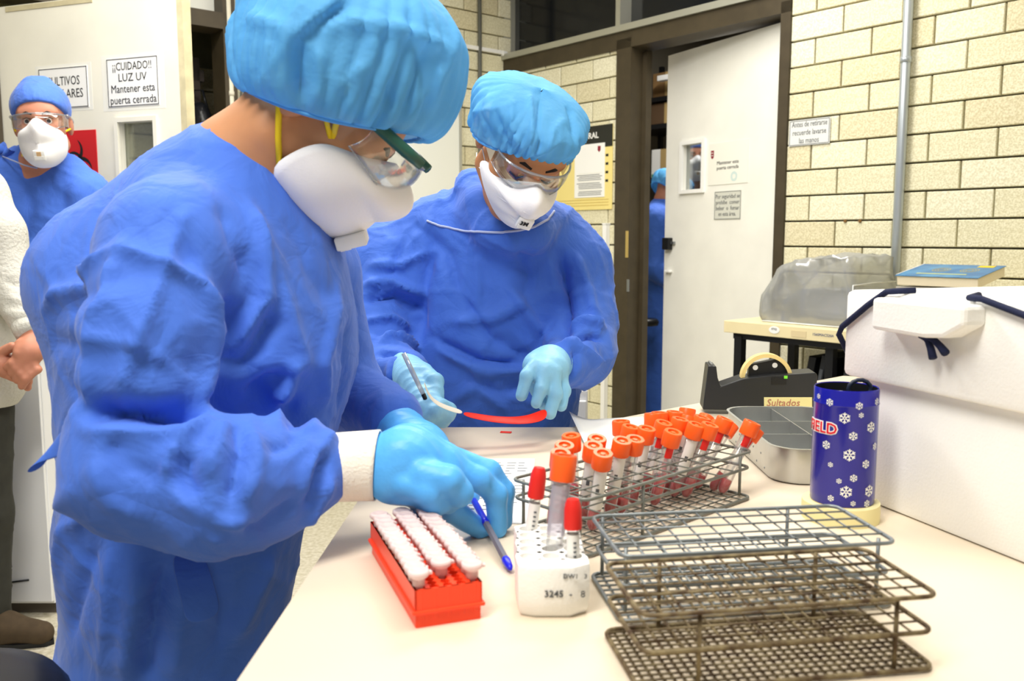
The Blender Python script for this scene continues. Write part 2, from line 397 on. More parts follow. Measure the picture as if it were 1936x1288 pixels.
# ajar right door, hinged on the right, opening into the back room
DW = ix1-ix0-.01; best = None
for ad in range(0, 400, 2):                                     # opening angle that shows the photographed gap
    D1 = Fr(WR.w(ix1, .03, 0)[:2], WR.a-math.radians(ad/10)); e_ = D1.w(-DW, -.02, 1.3); pe = 968+F*e_[0]/(e_[1]*cp-(e_[2]-CZ)*sp)
    if best is None or abs(pe-1258) < best[0]: best = (abs(pe-1258), D1)
D1 = best[1]
d1 = bpy.data.objects.new('door_1', None); link(d1, None, D1.mat()); tag(d1, kind='structure')
wx0, wz1 = D1.hit(1293, 275, -.02); wx1, wz0 = D1.hit(1328, 357, -.02)
lf = MB(); lf.box(((-DW+wx0)/2, 0, 1.03), (wx0+DW, .04, 2.06)); lf.box((wx1/2, 0, 1.03), (-wx1, .04, 2.06)); lf.box(((wx0+wx1)/2, 0, wz0/2), (wx1-wx0, .04, wz0)); lf.box(((wx0+wx1)/2, 0, (wz1+2.06)/2), (wx1-wx0, .04, 2.06-wz1))
lf.build('leaf', M_door, d1)
def win_frame(x0, x1, z0, z1, w, y, d=.014):
    q = MB()
    for c, s_ in ((((x0+x1)/2, y, z0-w/2), (x1-x0+2*w, d, w)), (((x0+x1)/2, y, z1+w/2), (x1-x0+2*w, d, w)), ((x0-w/2, y, (z0+z1)/2), (w, d, z1-z0)), ((x1+w/2, y, (z0+z1)/2), (w, d, z1-z0))): q.box(c, s_)
    return q
win_frame(wx0, wx1, wz0, wz1, .018, -.026).build('window_frame', M_white, d1)
MB().box(((wx0+wx1)/2, 0, (wz0+wz1)/2), (wx1-wx0, .004, wz1-wz0)).build('pane', clear('window glass', (.93, .95, .95), .03), d1)
lx, lz = D1.hit(1266, 461, -.02)
k = MB(); k.box((lx, -.035, lz), (.05, .03, .06), .004).build('lock_box', M_black, d1)
k = MB(); k.box((lx+.035, -.03, lz+.005), (.03, .012, .012)).build('bolt', M_steel, d1)
lx2, lz2 = D1.hit(1266, 513, -.02); MB().box((lx2, -.03, lz2), (.045, .02, .012), .003).build('catch', M_white, d1)
kx, kz = WR.hit(1186, 462, -.055); MB().box((kx, -.058, kz), (.014, .006, .13)).build('strike_plate', mat('brass strike', 'C9B06A', .4, .6), trim1)
kx, kz = WR.hit(1188, 540, -.055); MB().box((kx, -.058, kz), (.012, .006, .06)).build('strike_plate', M_steel, trim1)
# left door, opened into the laboratory, hinged on the left
hs = WB.hit(8, 300)[0]; D2 = Fr(WB.w(hs, -.04, 0)[:2], math.radians(-20)); D2W = .862; D2H = 2.035
d2 = bpy.data.objects.new('door_2', None); link(d2, None, D2.mat()); tag(d2, kind='structure')
vx0, vz1 = D2.hit(226, 232, -.02); vx1 = D2.hit(293, 232, -.02)[0]; vz0 = vz1-.26
lf = MB(); lf.box((vx0/2, 0, D2H/2), (vx0, .04, D2H)); lf.box(((vx1+D2W)/2, 0, D2H/2), (D2W-vx1, .04, D2H)); lf.box(((vx0+vx1)/2, 0, vz0/2), (vx1-vx0, .04, vz0)); lf.box(((vx0+vx1)/2, 0, (vz1+D2H)/2), (vx1-vx0, .04, D2H-vz1))
lf.build('leaf', M_doorL, d2); win_frame(vx0, vx1, vz0, vz1, .016, -.026).build('window_frame', M_doorL, d2)
MB().box(((vx0+vx1)/2, .005, (vz0+vz1)/2), (vx1-vx0, .004, vz1-vz0)).build('pane', clear('door glass', (.75, .78, .74), .08), d2)
MB().box((D2W+.012, 0, D2H/2), (.025, .042, D2H)).build('edge_strip', M_edge, d2); MB().box((-.008, 0, D2H/2), (.016, .042, D2H)).build('edge_strip', M_edge, d2)
MB().box((.28, -.021, D2H-.012), (.42, .003, .018)).build('worn_edge', M_edge, d2)
# frame of the left doorway and the small room behind it
f = MB(); a0 = WB.hit(412, 100)[0]; f.box(((a0+bx1)/2, -.0, 1.5), (bx1-a0, .14, 3.0)); f.box(((bx0+bx1)/2, 0, 2.12), (bx1-bx0, .14, .07)); f.box((bx0+.02, 0, 1.5), (.04, .14, 3.0))
tag(f.build('trim_2', M_frame, None, WB.mat()), kind='structure')
w2 = tag(MB().box(((bx0+a0)/2, .03, 2.44), (a0-bx0, .012, .57)).build('window_2', mat('frosted transom', 'DCDCD2', .6), None, WB.mat()), kind='structure')
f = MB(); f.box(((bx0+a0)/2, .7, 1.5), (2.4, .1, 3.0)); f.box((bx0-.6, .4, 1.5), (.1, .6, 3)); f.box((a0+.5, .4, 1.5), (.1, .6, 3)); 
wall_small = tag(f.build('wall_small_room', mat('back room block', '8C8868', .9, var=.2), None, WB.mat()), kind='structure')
r2 = thing('wall_shelf', 'dark wooden shelf frame inside the left doorway', 'shelf', WB.mat())
for (x_, y_, z_, sx, sy, sz) in ((a0-.03, .35, 1.0, .04, .3, 2.0), (a0-.12, .35, 1.92, .26, .3, .05), (a0-.12, .35, 1.25, .26, .3, .03)):
    MB().box((x_, y_, z_), (sx, sy, sz)).build('board', mat('dark stained wood', '2E2620', .6), r2)
br = MB()
for q in range(5):
    for z_ in range(10): br.box((a0-.42+q*.22+(z_ % 2)*.11, .64, .9+z_*.12), (.21, .03, .11))
tag(br.build('masonry', M_brick3, wall_small), kind='stuff')
# back room behind the ajar door
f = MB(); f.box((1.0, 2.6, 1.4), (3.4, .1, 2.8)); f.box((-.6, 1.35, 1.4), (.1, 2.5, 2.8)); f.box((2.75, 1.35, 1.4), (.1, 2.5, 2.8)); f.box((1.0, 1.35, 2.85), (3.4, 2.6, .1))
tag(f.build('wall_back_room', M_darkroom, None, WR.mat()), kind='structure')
sx0 = .35
sh = thing('storage_shelf', 'dark steel storage shelf in the back room', 'shelf', WR.mat())
for z_ in (.45, 1.0, 1.56, 1.92, 2.10): MB().box((-.05, 1.6, z_), (.7, .4, .03)).build('shelf_board', M_black, sh)
for x_ in (-.38, .28):
    for y_ in (1.42, 1.78): MB().box((x_, y_, 1.2), (.03, .03, 2.4)).build('post', M_black, sh)
def carton(name, label, x, y, z, d, m, cat='box'):
    o = thing(name, label, cat, WR.mat(x, y, z)); MB().box((0, 0, d[2]/2), d, .004).build('body', m, o); MB().box((0, -d[1]/2-.001, d[2]*.5), (d[0]*.25, .002, d[2])).build('tape_strip', mat('packing tape', 'B59A66', .3), o); return o
M_card = mat('brown cardboard', '8A6A42', .8, var=.15)
carton('cardboard_box', 'brown cardboard box on the upper shelf of the back room', .0, 1.57, 2.116, (.30, .3, .16), M_card)
carton('cardboard_box', 'dark cardboard box on the middle shelf above the white carton', .0, 1.57, 1.936, (.32, .3, .14), mat('dark cardboard', '5C4630', .8))
q = carton('white_carton', 'white carton with a purple label on the back room shelf', -.03, 1.56, 1.576, (.22, .3, .19), M_white)
MB().box((.07, -.152, .14), (.045, .002, .03)).build('printed_label', mat('purple label', '4A3C8C', .6), q)
MB().box((0, -.152, .015), (.20, .002, .02)).build('printed_label', mat('green label', '3C9C6C', .6), q)
o = thing('tube_lamp', 'white fluorescent tube lamp glowing above the cartons', 'lamp', WR.mat(.12, 1.35, 2.22)); MB().box((0, 0, 0), (.3, .05, .035), .004).build('housing', M_white, o)
# pipes and conduits
def vpipe(name, label, fr, px, r, z0, z1, m, off=.06):
    x, _ = fr.hit(px, 300, -off); o = thing(name, label, 'pipe', fr.mat(x, -off, 0))
    MB().tube([(0, 0, z0), (0, 0, z1)], r, 16).build('tube', m, o, None, True)
    for z_ in (z0+.6*(z1-z0), z0+.25*(z1-z0)): MB().tube([(0, 0, z_), (0, 0, z_+.02)], r*1.15, 16).build('clamp', m, o, None, True)
vpipe('steel_pipe', 'silver steel pipe rising up the cream block wall on the right', WR, 1703, .017, .0, 3.0, mat('galvanised pipe', 'B4BCC2', .35, .55), .07)
vpipe('conduit_pipe', 'dark grey conduit running down the back wall beside the whiteboard', WB, 908, .011, .0, 3.0, mat('grey conduit', '6C6E68', .5, .3), .06)
vpipe('conduit_pipe', 'dark conduit beside the left doorway behind the large blue cap', WB, 464, .012, .0, 3.0, mat('grey conduit', '6C6E68', .5, .3), .06)
vpipe('conduit_pipe', 'cream painted conduit next to the brown left door frame', WB, 441, .014, .0, 3.0, mat('cream conduit', 'D9D4C0', .5), .06)
a, b = WB.hit(866, 84, -.05), WB.hit(952, 102, -.05)
o = thing('cable_duct', 'thin white cable duct crossing the back wall above the whiteboard', 'cable duct', WB.mat()); MB().box(((a[0]-.6+b[0])/2, -.055, (a[1]+b[1])/2), (b[0]-a[0]+.6, .016, .02)).build('channel', M_white, o)
MB().box((b[0], -.056, b[1]), (.03, .02, .026)).build('end_cap', M_white, o)
a = WR.hit(1146, 425, -.06); o = thing('cable_duct', 'white vertical duct beside the door frame behind the standing woman', 'cable duct', WR.mat()); MB().box((a[0], -.06, a[1]/2), (.026, .03, a[1]), .003).build('channel', M_white, o)
MB().box((a[0], -.06, a[1]+.004), (.028, .032, .008)).build('end_cap', M_white, o)
# whiteboard
bx, bz = WB.hit(868, 193, -.06); o = thing('whiteboard', 'large whiteboard with a thin frame on the back wall', 'whiteboard', WB.mat(bx, -.06, 0))
MB().box((-.55, 0, bz-.42), (1.1, .012, .84)).build('panel', mat('whiteboard enamel', 'E9EBE4', .3), o)
fr_ = MB(); fr_.box((0, -.004, bz-.42), (.014, .02, .85)); fr_.box((-.55, -.004, bz), (1.1, .02, .014)); fr_.box((-.55, -.004, bz-.84), (1.1, .02, .014)); fr_.box((-1.1, -.004, bz-.42), (.014, .02, .85)); fr_.build('frame', mat('board frame', 'B8B8B0', .4, .4), o)
MB().box((-.005, -.007, bz-.01), (.035, .022, .035), .004).build('corner_cap', M_steel, o)
# signs
def sign(name, label, fr, x0, x1, z0, z1, y, base, lines, size, border=None, group=None, m=M_ink, sxs=None, inset=.008, dy=0, spac=1.0, mb=None, backing=None):
    o = thing(name, label, 'sign', fr.mat((x0+x1)/2, y, (z0+z1)/2), group); w, h = x1-x0, z1-z0
    MB().box((0, 0, 0), (w, .002, h)).build('sheet', base, o)
    if backing: MB().box((0, .0015, 0), (w*backing[0], .001, h*backing[1])).build('lamination', M_film, o)
    if border: win_frame(-w/2+inset+border, w/2-inset-border, -h/2+inset+border, h/2-inset-border, border, -.0015, .001).build('printed_border', mb or m, o)
    n = len(lines); bw = w-2*inset-4*(border or 0)
    for i, t in enumerate(lines):
        zc = dy+(n-1)*size*spac/2-i*size*spac; t_ = text('lettering', t, size, m, o, T(0, -.0015, zc) @ UPR)
        d_ = t_.dimensions.x
        bb = [c[0] for c in t_.bound_box]; wd = max(bb)-min(bb); sc = (sxs[i] if sxs else .9)*bw/max(wd, 1e-4); t_.data.transform(Matrix.Diagonal((sc, 1, 1, 1)))
    return o
def quad(fr, x0, y0, x1, y1, yo): a = fr.hit(x0, y0, yo); b = fr.hit(x1, y1, yo); return a[0], b[0], b[1], a[1]
x0, x1, _, _ = quad(D2, 203, 160, 300, 160, -.022); z1 = D2.hit(250, 108, -.022)[1]; z0 = D2.hit(250, 201, -.022)[1]
sign('warning_sign', 'white framed door sign warning of UV light', D2, x0, x1, z0, z1, -.0215, M_paper, ['¡¡CUIDADO!!', 'LUZ UV', 'Mantener esta', 'puerta cerrada'], .040, .0022, sxs=[.8, .58, .9, .95], spac=.98, dy=-.004, backing=(1.22, 1.15), inset=.002)
x0, x1, _, _ = quad(D2, 74, 160, 166, 160, -.022); z1 = D2.hit(120, 127, -.022)[1]; z0 = D2.hit(120, 205, -.022)[1]
sign('room_sign', 'white cell culture room sign partly behind the blue surgical cap', D2, x0, x1, z0, z1, -.0215, M_paper, ['CULTIVOS', 'CELULARES'], .046, .0022, sxs=[.72, .84], inset=.002, dy=.0, backing=(1.15, 1.15))
x0, x1, _, _ = quad(D2, 98, 300, 184, 300, -.022); z1 = D2.hit(160, 246, -.022)[1]; z0 = z1-.24
bio = thing('biohazard_sign', 'red biohazard sign on the cream door behind the man', 'sign', D2.mat((x0+x1)/2, -.0225, (z0+z1)/2)); M_red = mat('sign red', 'D02028', .5)
w, h = x1-x0, z1-z0; MB().box((0, 0, 0), (w, .003, h)).build('sheet', M_red, bio)
def ring2(r0, r1, a0_, a1_, n=22, c=(0, 0)):
    q = MB(); v = []; f_ = []
    for i in range(n+1):
        a_ = a0_+(a1_-a0_)*i/n; v += [(c[0]+r0*math.cos(a_), -.0022, c[1]+r0*math.sin(a_)), (c[0]+r1*math.cos(a_), -.0022, c[1]+r1*math.sin(a_))]
    for i in range(n): f_.append((2*i, 2*i+1, 2*i+3, 2*i+2))
    return q.add(v, f_)
for i in range(3):
    a_ = PI/2+i*2*PI/3; q = MB(); c = (.045*math.cos(a_), .045*math.sin(a_)); v = []; f_ = []; n = 30
    for j in range(n+1):      # crescent open outwards
        t = a_+PI*.16+(2*PI-PI*.32)*j/n; wd = .017*math.sin(PI*j/n)**.7+.0008
        v += [(c[0]+(.046)*math.cos(t), -.0022, c[1]+.046*math.sin(t)), (c[0]+(.046-wd)*math.cos(t), -.0022, c[1]+(.046-wd)*math.sin(t))]
    for j in range(n): f_.append((2*j, 2*j+1, 2*j+3, 2*j+2))
    q.add(v, f_).build('biohazard_lobe', M_ink, bio)
ring2(.034, .044, 0, 2*PI).build('biohazard_ring', M_ink, bio)
x0, x1, _, _ = quad(WR, 1492, 250, 1569, 250, -.05); z1 = WR.hit(1530, 225, -.05)[1]; z0 = WR.hit(1530, 274, -.05)[1]
sign('hand_wash_sign', 'small grey sign about washing hands on the cream block wall', WR, x0, x1, z0, z1, -.049, mat('sign grey white', 'DADCD8', .5), ['Antes de retirarse', 'recuerde lavarse', 'las manos'], .031, .0018, m=M_inkg, sxs=[.93, .88, .52], inset=.003, spac=1.05)
x0, x1, _, _ = quad(D1, 1340, 300, 1415, 300, -.021); z1 = D1.hit(1378, 268, -.021)[1]; z0 = D1.hit(1378, 348, -.021)[1]
o = sign('door_notice', 'white laminated notice beside the small window of the ajar door', D1, x0, x1, z0, z1, -.0215, M_film, ['Mantener esta', 'puerta cerrada'], .023, m=M_ink, sxs=[.58, .58], dy=-.008)
crest = mat('crest red', '8C2434', .6); q = MB(); q.prism([(-.010, .019), (.010, .019), (.010, -.008), (.006, -.016), (0, -.019), (-.006, -.016), (-.010, -.008)], 0, .001, T(-(x1-x0)/2+.028, -.0012, (z1-z0)/2-.05) @ UPR); q.build('crest', crest, o)
for dz in (.008, -.004): MB().box((-(x1-x0)/2+.028, -.0026, (z1-z0)/2-.05+dz), (.012, .0006, .003)).build('crest_mark', M_film, o)
for r_ in (.021, .015):
    q = MB(); v = []; f_ = []
    for j in range(25): a_ = 2*PI*j/24; v += [(.045+r_*math.cos(a_), -.0014, -.062+r_*math.sin(a_)), (.045+(r_-.0025)*math.cos(a_), -.0014, -.062+(r_-.0025)*math.sin(a_))]
    for j in range(24): f_.append((2*j, 2*j+1, 2*j+3, 2*j+2))
    q.add(v, f_).build('stamp', mat('cyan stamp ink', '9CCFD4', .6), o)
x0, x1, _, _ = quad(D1, 1351, 390, 1401, 390, -.021); z1 = D1.hit(1376, 361, -.021)[1]; z0 = D1.hit(1376, 415, -.021)[1]
sign('door_notice', 'small framed grey notice forbidding eating, drinking and smoking low on the ajar door', D1, x0, x1, z0, z1, -.0215, mat('notice grey', 'D2D3C8', .5), ['Por seguridad se', 'prohíbe  comer', 'beber  o  fumar', 'en esta área.'], .027, .0018, m=M_inkg, sxs=[.96, .94, .94, .7], inset=.002, spac=.98)
# poster beside the door
x0, x1, _, _ = quad(WR, 1040, 300, 1158, 300, -.05); z1 = WR.hit(1140, 236, -.05)[1]; z0 = WR.hit(1140, 396, -.05)[1]
o = thing('poster', 'yellow poster with black header and a white sheet pinned over it', 'poster', WR.mat((x0+x1)/2, -.049, (z0+z1)/2)); w, h = x1-x0, z1-z0
MB().box((0, 0, 0), (w, .003, h)).build('sheet', M_paperY, o); MB().box((0, -.002, h/2-.13*h), (w, .002, .26*h)).build('header', mat('poster black', '23241E', .5), o)
text('lettering', 'CENTRAL', .10*h, M_paper, o, T(w*.29, -.0035, h/2-.115*h) @ UPR, 'RIGHT', bold=.0008)
shx = w*.155; shz = h/2-.53*h; MB().box((shx, -.0032, shz), (.47*w, .002, .64*h)).build('pinned_sheet', M_paper, o)
for i in range(14): MB().box((shx+random.uniform(-.01, .01), -.0045, shz-.03*h-i*.02*h), (.36*w, .0006, .003)).build('printed_line', M_inkg if i % 5 else M_film, o)
q = MB(); q.prism([(-.010, .015), (.010, .015), (.010, -.006), (0, -.015), (-.010, -.006)], 0, .001, T(shx+.15*w, -.0042, shz+.25*h) @ UPR); q.build('crest', crest, o)
for i in range(4): MB().box((w*.42, -.0022, h*.14-i*.1*h), (.018, .001, .012)).build('printed_mark', M_ink, o)
for i in range(3): MB().box((0, -.0022, -h/2+.05-i*.014), (w*.9, .001, .002)).build('printed_line', mat('poster ochre', 'C8A850', .6), o)
# wall anchors
for px in (1597, 1625):
    a = WR.hit(px, 418, -.05); o = MB().lathe([(0, .004), (.006, .004), (.007, 0)], 10, RX(PI/2)).build('wall_plug', mat('rusty plug', '7A5A30', .8), None, WR.mat(a[0], -.046, a[1])); tag(o, 'small rusty wall plug in the block wall, '+('nearer the door' if px == 1597 else 'nearer the steel pipe'), 'wall plug')
# ================================================================ work table and what stands on it
TZ = .80
M_lam = mat('cream laminate', 'DFD1BA', .4, var=.03, vscale=4); M_lamedge = mat('laminate edge', 'D9C8A8', .5)
tb = thing('work_table', 'long cream laminate work table in the foreground', 'table', T(0, 0, 0))
MB().prism([(-.240, .35), (1.5, .35), (1.5, 1.695), (-.205, 1.695)], TZ-.035, TZ).build('table_top', M_lam, tb)
for x_, y_ in ((-.17, .45), (1.4, .45), (-.15, 1.62), (1.4, 1.62)): MB().box((x_, y_, (TZ-.035)/2), (.04, .04, TZ-.035)).build('leg', M_steel, tb)
bn = thing('side_bench', 'cream bench set at an angle behind the work table', 'table', T(0, 0, 0))
MB().prism([(.12, 1.698), (1.5, 1.698), (1.5, 2.2), (.89, 2.34)], TZ-.035, TZ).build('table_top', M_lam, bn)
for x_, y_ in ((.3, 1.78), (.87, 2.25), (1.42, 1.75), (1.42, 2.1)): MB().box((x_, y_, (TZ-.035)/2), (.035, .035, TZ-.035)).build('leg', M_steel, bn)
# ---- perforated racks
def perforated(mb, nx, ny, px_, py_, r, z0, z1, depth, seg=12):
    """top deck of square cells, each with a round well"""
    for i in range(nx):
        for j in range(ny):
            cx, cy = (i-(nx-1)/2)*px_, (j-(ny-1)/2)*py_; v = []; f = []
            for k in range(seg):
                a = 2*PI*(k+.5)/seg; c, s_ = math.cos(a), math.sin(a); m = max(abs(c), abs(s_))
                v += [(cx+px_/2*c/m, cy+py_/2*s_/m, z1), (cx+r*c, cy+r*s_, z1), (cx+r*c, cy+r*s_, z1-depth)]
            for k in range(seg):
                n = (k+1) % seg; f += [(3*k, 3*n, 3*n+1, 3*k+1), (3*k+1, 3*n+1, 3*n+2, 3*k+2)]
            f.append(tuple(3*k+2 for k in range(seg))); mb.add(v, f)
M_redrack = mat('orange red rack plastic', 'FF4A26', .35, sss=.0); M_micro = mat('frosted white cap', 'F7E6E4', .4, translucent=.35)
rk_a = Vector((-.092, .799)); rk_b = Vector((-.029, .822)); ex = (rk_b-rk_a).normalized(); ang = math.atan2(ex.y, ex.x)
farL = G(712, 985, .838); ey = Vector((-ex.y, ex.x)); RL = (Vector(farL[:2])-rk_a).dot(ey); RW = .067
rx0 = rk_a+ex*RW/2+ey*RL/2
rr = thing('microtube_rack', 'orange red plastic rack filled with white capped microtubes', 'tube rack', T(rx0.x, rx0.y, TZ) @ RZ(ang)); rack_rr = rr
NY = 24; pY = RL/NY; pX = RW/5
mb = MB(); perforated(mb, 5, NY, pX, pY, .0048, 0, .038, .03); mb.build('well_deck', M_redrack, rr, None, False, 40)
mb = MB(); w, l = RW/2, RL/2
for (c, d) in (((0, -l+.001, .026), (RW, .002, .024)), ((0, l-.001, .026), (RW, .002, .024)), ((-w+.001, 0, .026), (.002, RL, .024)), ((w-.001, 0, .026), (.002, RL, .024))): mb.box(c, d)
mb.build('upper_skirt', M_redrack, rr)
mb = MB(); mb.box((0, 0, .0155), (RW+.006, RL+.004, .004), .0015); mb.build('rim', M_redrack, rr)
mb = MB()
for (c, d) in (((0, -l+.002, .007), (RW-.003, .002, .014)), ((0, l-.002, .007), (RW-.003, .002, .014)), ((-w+.002, 0, .007), (.002, RL-.004, .014)), ((w-.002, 0, .007), (.002, RL-.004, .014))): mb.box(c, d)
mb.build('lower_skirt', M_redrack, rr)
cap_me = MB().lathe([(.0, -.003), (.0062, -.003), (.0098, 0), (.0108, .002), (.0105, .0045), (.008, .006), (.0075, .0052), (0, .0048)], 16, None, False).mesh('cap', M_micro, True)
tub_me = MB().lathe([(0, -.028), (.002, -.028), (.0044, -.012), (.0044, .0), (.0062, .001), (.0062, .008)], 12, None, False).mesh('tube_body', mat('frosted tube', 'F3DCDA', .35, translucent=.5), True)
hinge_me = MB().box((.0105, 0, .012), (.005, .006, .0025)).mesh('hinge_tab', M_micro)
cols = ('left', 'middle', 'right')
for c in range(3):
    rows = 13
    for j in range(rows):
        if c == 1 and j == 0: continue
        yy = -RL/2+pY*(.5+1.0)+ (j+.15*(c == 2))*(RL-2.2*pY)/(rows-.2)
        if c != 1: yy -= .004
        o = thing('microtube', 'frosted white microtube, %s from the front in the %s column of the red rack' % (ORD[j-(c == 1)], cols[c]), 'microtube', rr.matrix_basis @ T((c-1)*pX*2+random.uniform(-.0008, .0008), yy, .0385) @ RX(random.uniform(-.06, .06)) @ RZ(random.uniform(-.3, .3)), 'microtubes in the %s column of the orange red rack' % cols[c])
        for nm, me, z_ in (('tube_body', tub_me, .0), ('cap', cap_me, .0105), ('hinge_tab', hinge_me, 0)): link(bpy.data.objects.new(nm, me), o, T(0, 0, z_))
# ---- white foam rack
M_foam = mat('white foam', 'FAF9F4', .8, bump=.3, bscale=300, var=.03, vscale=60)
fa, fb = Vector(G(972, 1172)[:2]), Vector(G(1116, 1172)[:2]); FH = .052; back = G(966, 990, TZ+FH)
fex = (fb-fa).normalized(); fang = math.atan2(fex.y, fex.x); fey = Vector((-fex.y, fex.x)); FL = (Vector(back[:2])-fa).dot(fey); FW = (fb-fa).length
fc = fa+fex*FW/2+fey*FL/2
fr = thing('foam_rack', 'white foam tube rack with a handwritten number beside the wire racks', 'tube rack', T(fc.x, fc.y, TZ) @ RZ(fang))
mb = MB(); npx, npy = 3, 5; pfx, pfy = (FW-.006)/npx, (FL-.03)/npy
perforated(mb, npx, npy, pfx, pfy, min(pfx, pfy)*.43, 0, FH, .012, 16)
for v in range(len(mb.v)): mb.v[v] = (mb.v[v][0], mb.v[v][1]+.008, mb.v[v][2])
mb.build('well_deck', M_foam, fr, None, False, 40)
W2, L2 = FW/2, FL/2
outer = [(-W2+.004, -L2+.006), (-W2+.018, -L2), (W2-.018, -L2), (W2, -L2+.012), (W2, -L2+.030)]
for j in range(npy):                                            # scalloped sides
    y0 = -L2+.03+(j)*(FL-.036)/npy
    for t in (.25, .5, .75): outer.append((W2-.003-.004*math.sin(PI*t)+.004, y0+t*(FL-.036)/npy))
    outer.append((W2-.006, y0+(FL-.036)/npy))
outer += [(W2-.012, L2), (-W2+.012, L2), (-W2, L2-.01)]
for j in range(npy): outer.append((-W2+.001+.002*(j % 2), L2-.02-j*(FL-.03)/npy))
n = len(outer); v = []; f_ = []
zb = [(0.90, 0.0), (.965, .006), (1.0, .02), (1.0, FH-.003), (.985, FH)]
for s_, z_ in zb: v += [(x*s_, y*s_, z_) for x, y in outer]
for i in range(len(zb)-1): f_ += [(i*n+k, i*n+(k+1) % n, (i+1)*n+(k+1) % n, (i+1)*n+k) for k in range(n)]
f_.append(tuple(range(n))[::-1])
inner = []                                                    # lip between outline and deck
hx, hy = npx*pfx/2, npy*pfy/2
for x, y in outer: inner.append((max(-hx, min(hx, x)), max(-hy, min(hy, y-.008))+.008, FH))
o_ = len(v); v += inner; f_ += [((len(zb)-1)*n+k, (len(zb)-1)*n+(k+1) % n, o_+(k+1) % n, o_+k) for k in range(n)]
MB().add(v, f_).build('foam_body', M_foam, fr, None, False, 35)
text('lettering', '3245  -   8', .0095, M_inkg, fr, T(.012, -L2-.0008, .026) @ UPR, bold=.0001); text('lettering', 'DW1   3', .0065, M_inkg, fr, T(.022, -L2-.0008, .044) @ UPR, bold=.0001)
# ---- test tubes
M_orange = mat('orange cap plastic', 'FF6420', .35); M_redcap = mat('red rubber stopper', 'E02820', .5); M_blood = mat('blood', 'C8141E', .25); M_serum = mat('pale fluid', 'E4D6BC', .2, translucent=.4)
M_tube = clear('clear tube plastic', (.97, .975, .97), .05, .08, .10, (.95, .95, .95)); M_lab = mat('tube label', 'EFEDE8', .6)
R_, L_ = .0082, .098
body_me = MB().lathe([(0, 0), (.004, .001), (.007, .004), (R_, .009), (R_, L_), (R_*.9, L_)], 16, None, False).mesh('tube_body', M_tube, True)
def liq(h, m): return MB().lathe([(0, .001), (.004, .002), (R_-.0011, .008), (R_-.0009, h), (0, h)], 14, None, False).mesh('liquid', m, True)
liqs = [liq(.03, M_blood), liq(.042, M_blood), liq(.022, M_blood)]
capo = MB().lathe([(R_*1.0, -.002), (.0122, -.002), (.0126, 0), (.0126, .017), (.0118, .0185), (.0075, .0185), (.007, .0155), (.0035, .0155), (.003, .0175), (0, .0175)], 20, None, False).mesh('screw_cap', M_orange, True); capo.set_sharp_from_angle(angle=.7)
lab_me = MB().lathe([(R_+.0003, .04), (R_+.0003, .085)], 16, None, False).mesh('paper_label', M_lab, True)
def lab_patch(m, z0, z1, a0, a1):
    mb = MB(); n = 8
    mb.add([((R_+.0006)*math.cos(a0+(a1-a0)*i/n), (R_+.0006)*math.sin(a0+(a1-a0)*i/n), z) for i in range(n+1) for z in (z0, z1)], [(2*i, 2*i+2, 2*i+3, 2*i+1) for i in range(n)]); return mb.mesh('colour_label', m, True)
redlab = lab_patch(M_redcap, .076, .092, -2.2, -1.0); wr_me = lab_patch(mat('blue writing', '6C74B8', .6), .05, .062, -2.3, -.9); wht = lab_patch(M_lab, .035, .09, -2.6, -.4); blk = lab_patch(M_inkg, .058, .066, -2.0, -1.5)
def frame_z(a, b):
    z = (Vector(b)-Vector(a)).normalized(); x = Vector((1, 0, 0)); y = z.cross(x).normalized(); x = y.cross(z)
    M = Matrix((x, y, z)).transposed().to_4x4(); return T(a) @ M
def test_tube(label, a, b, group, kind=0, label_kind=0):
    o = thing('test_tube', label, 'test tube', frame_z(a, b), group)
    link(bpy.data.objects.new('tube_body', body_me), o); link(bpy.data.objects.new('screw_cap', capo), o, T(0, 0, L_-.004))
    if kind is not None: link(bpy.data.objects.new('liquid', liqs[kind]), o)
    if label_kind == 1: link(bpy.data.objects.new('colour_label', redlab), o)
    if label_kind == 2: q = link(bpy.data.objects.new('paper_label', wht), o); link(bpy.data.objects.new('handwriting', wr_me), q)
    if label_kind == 3: q = link(bpy.data.objects.new('paper_label', wht), o); link(bpy.data.objects.new('handwriting', blk), q)
    return o
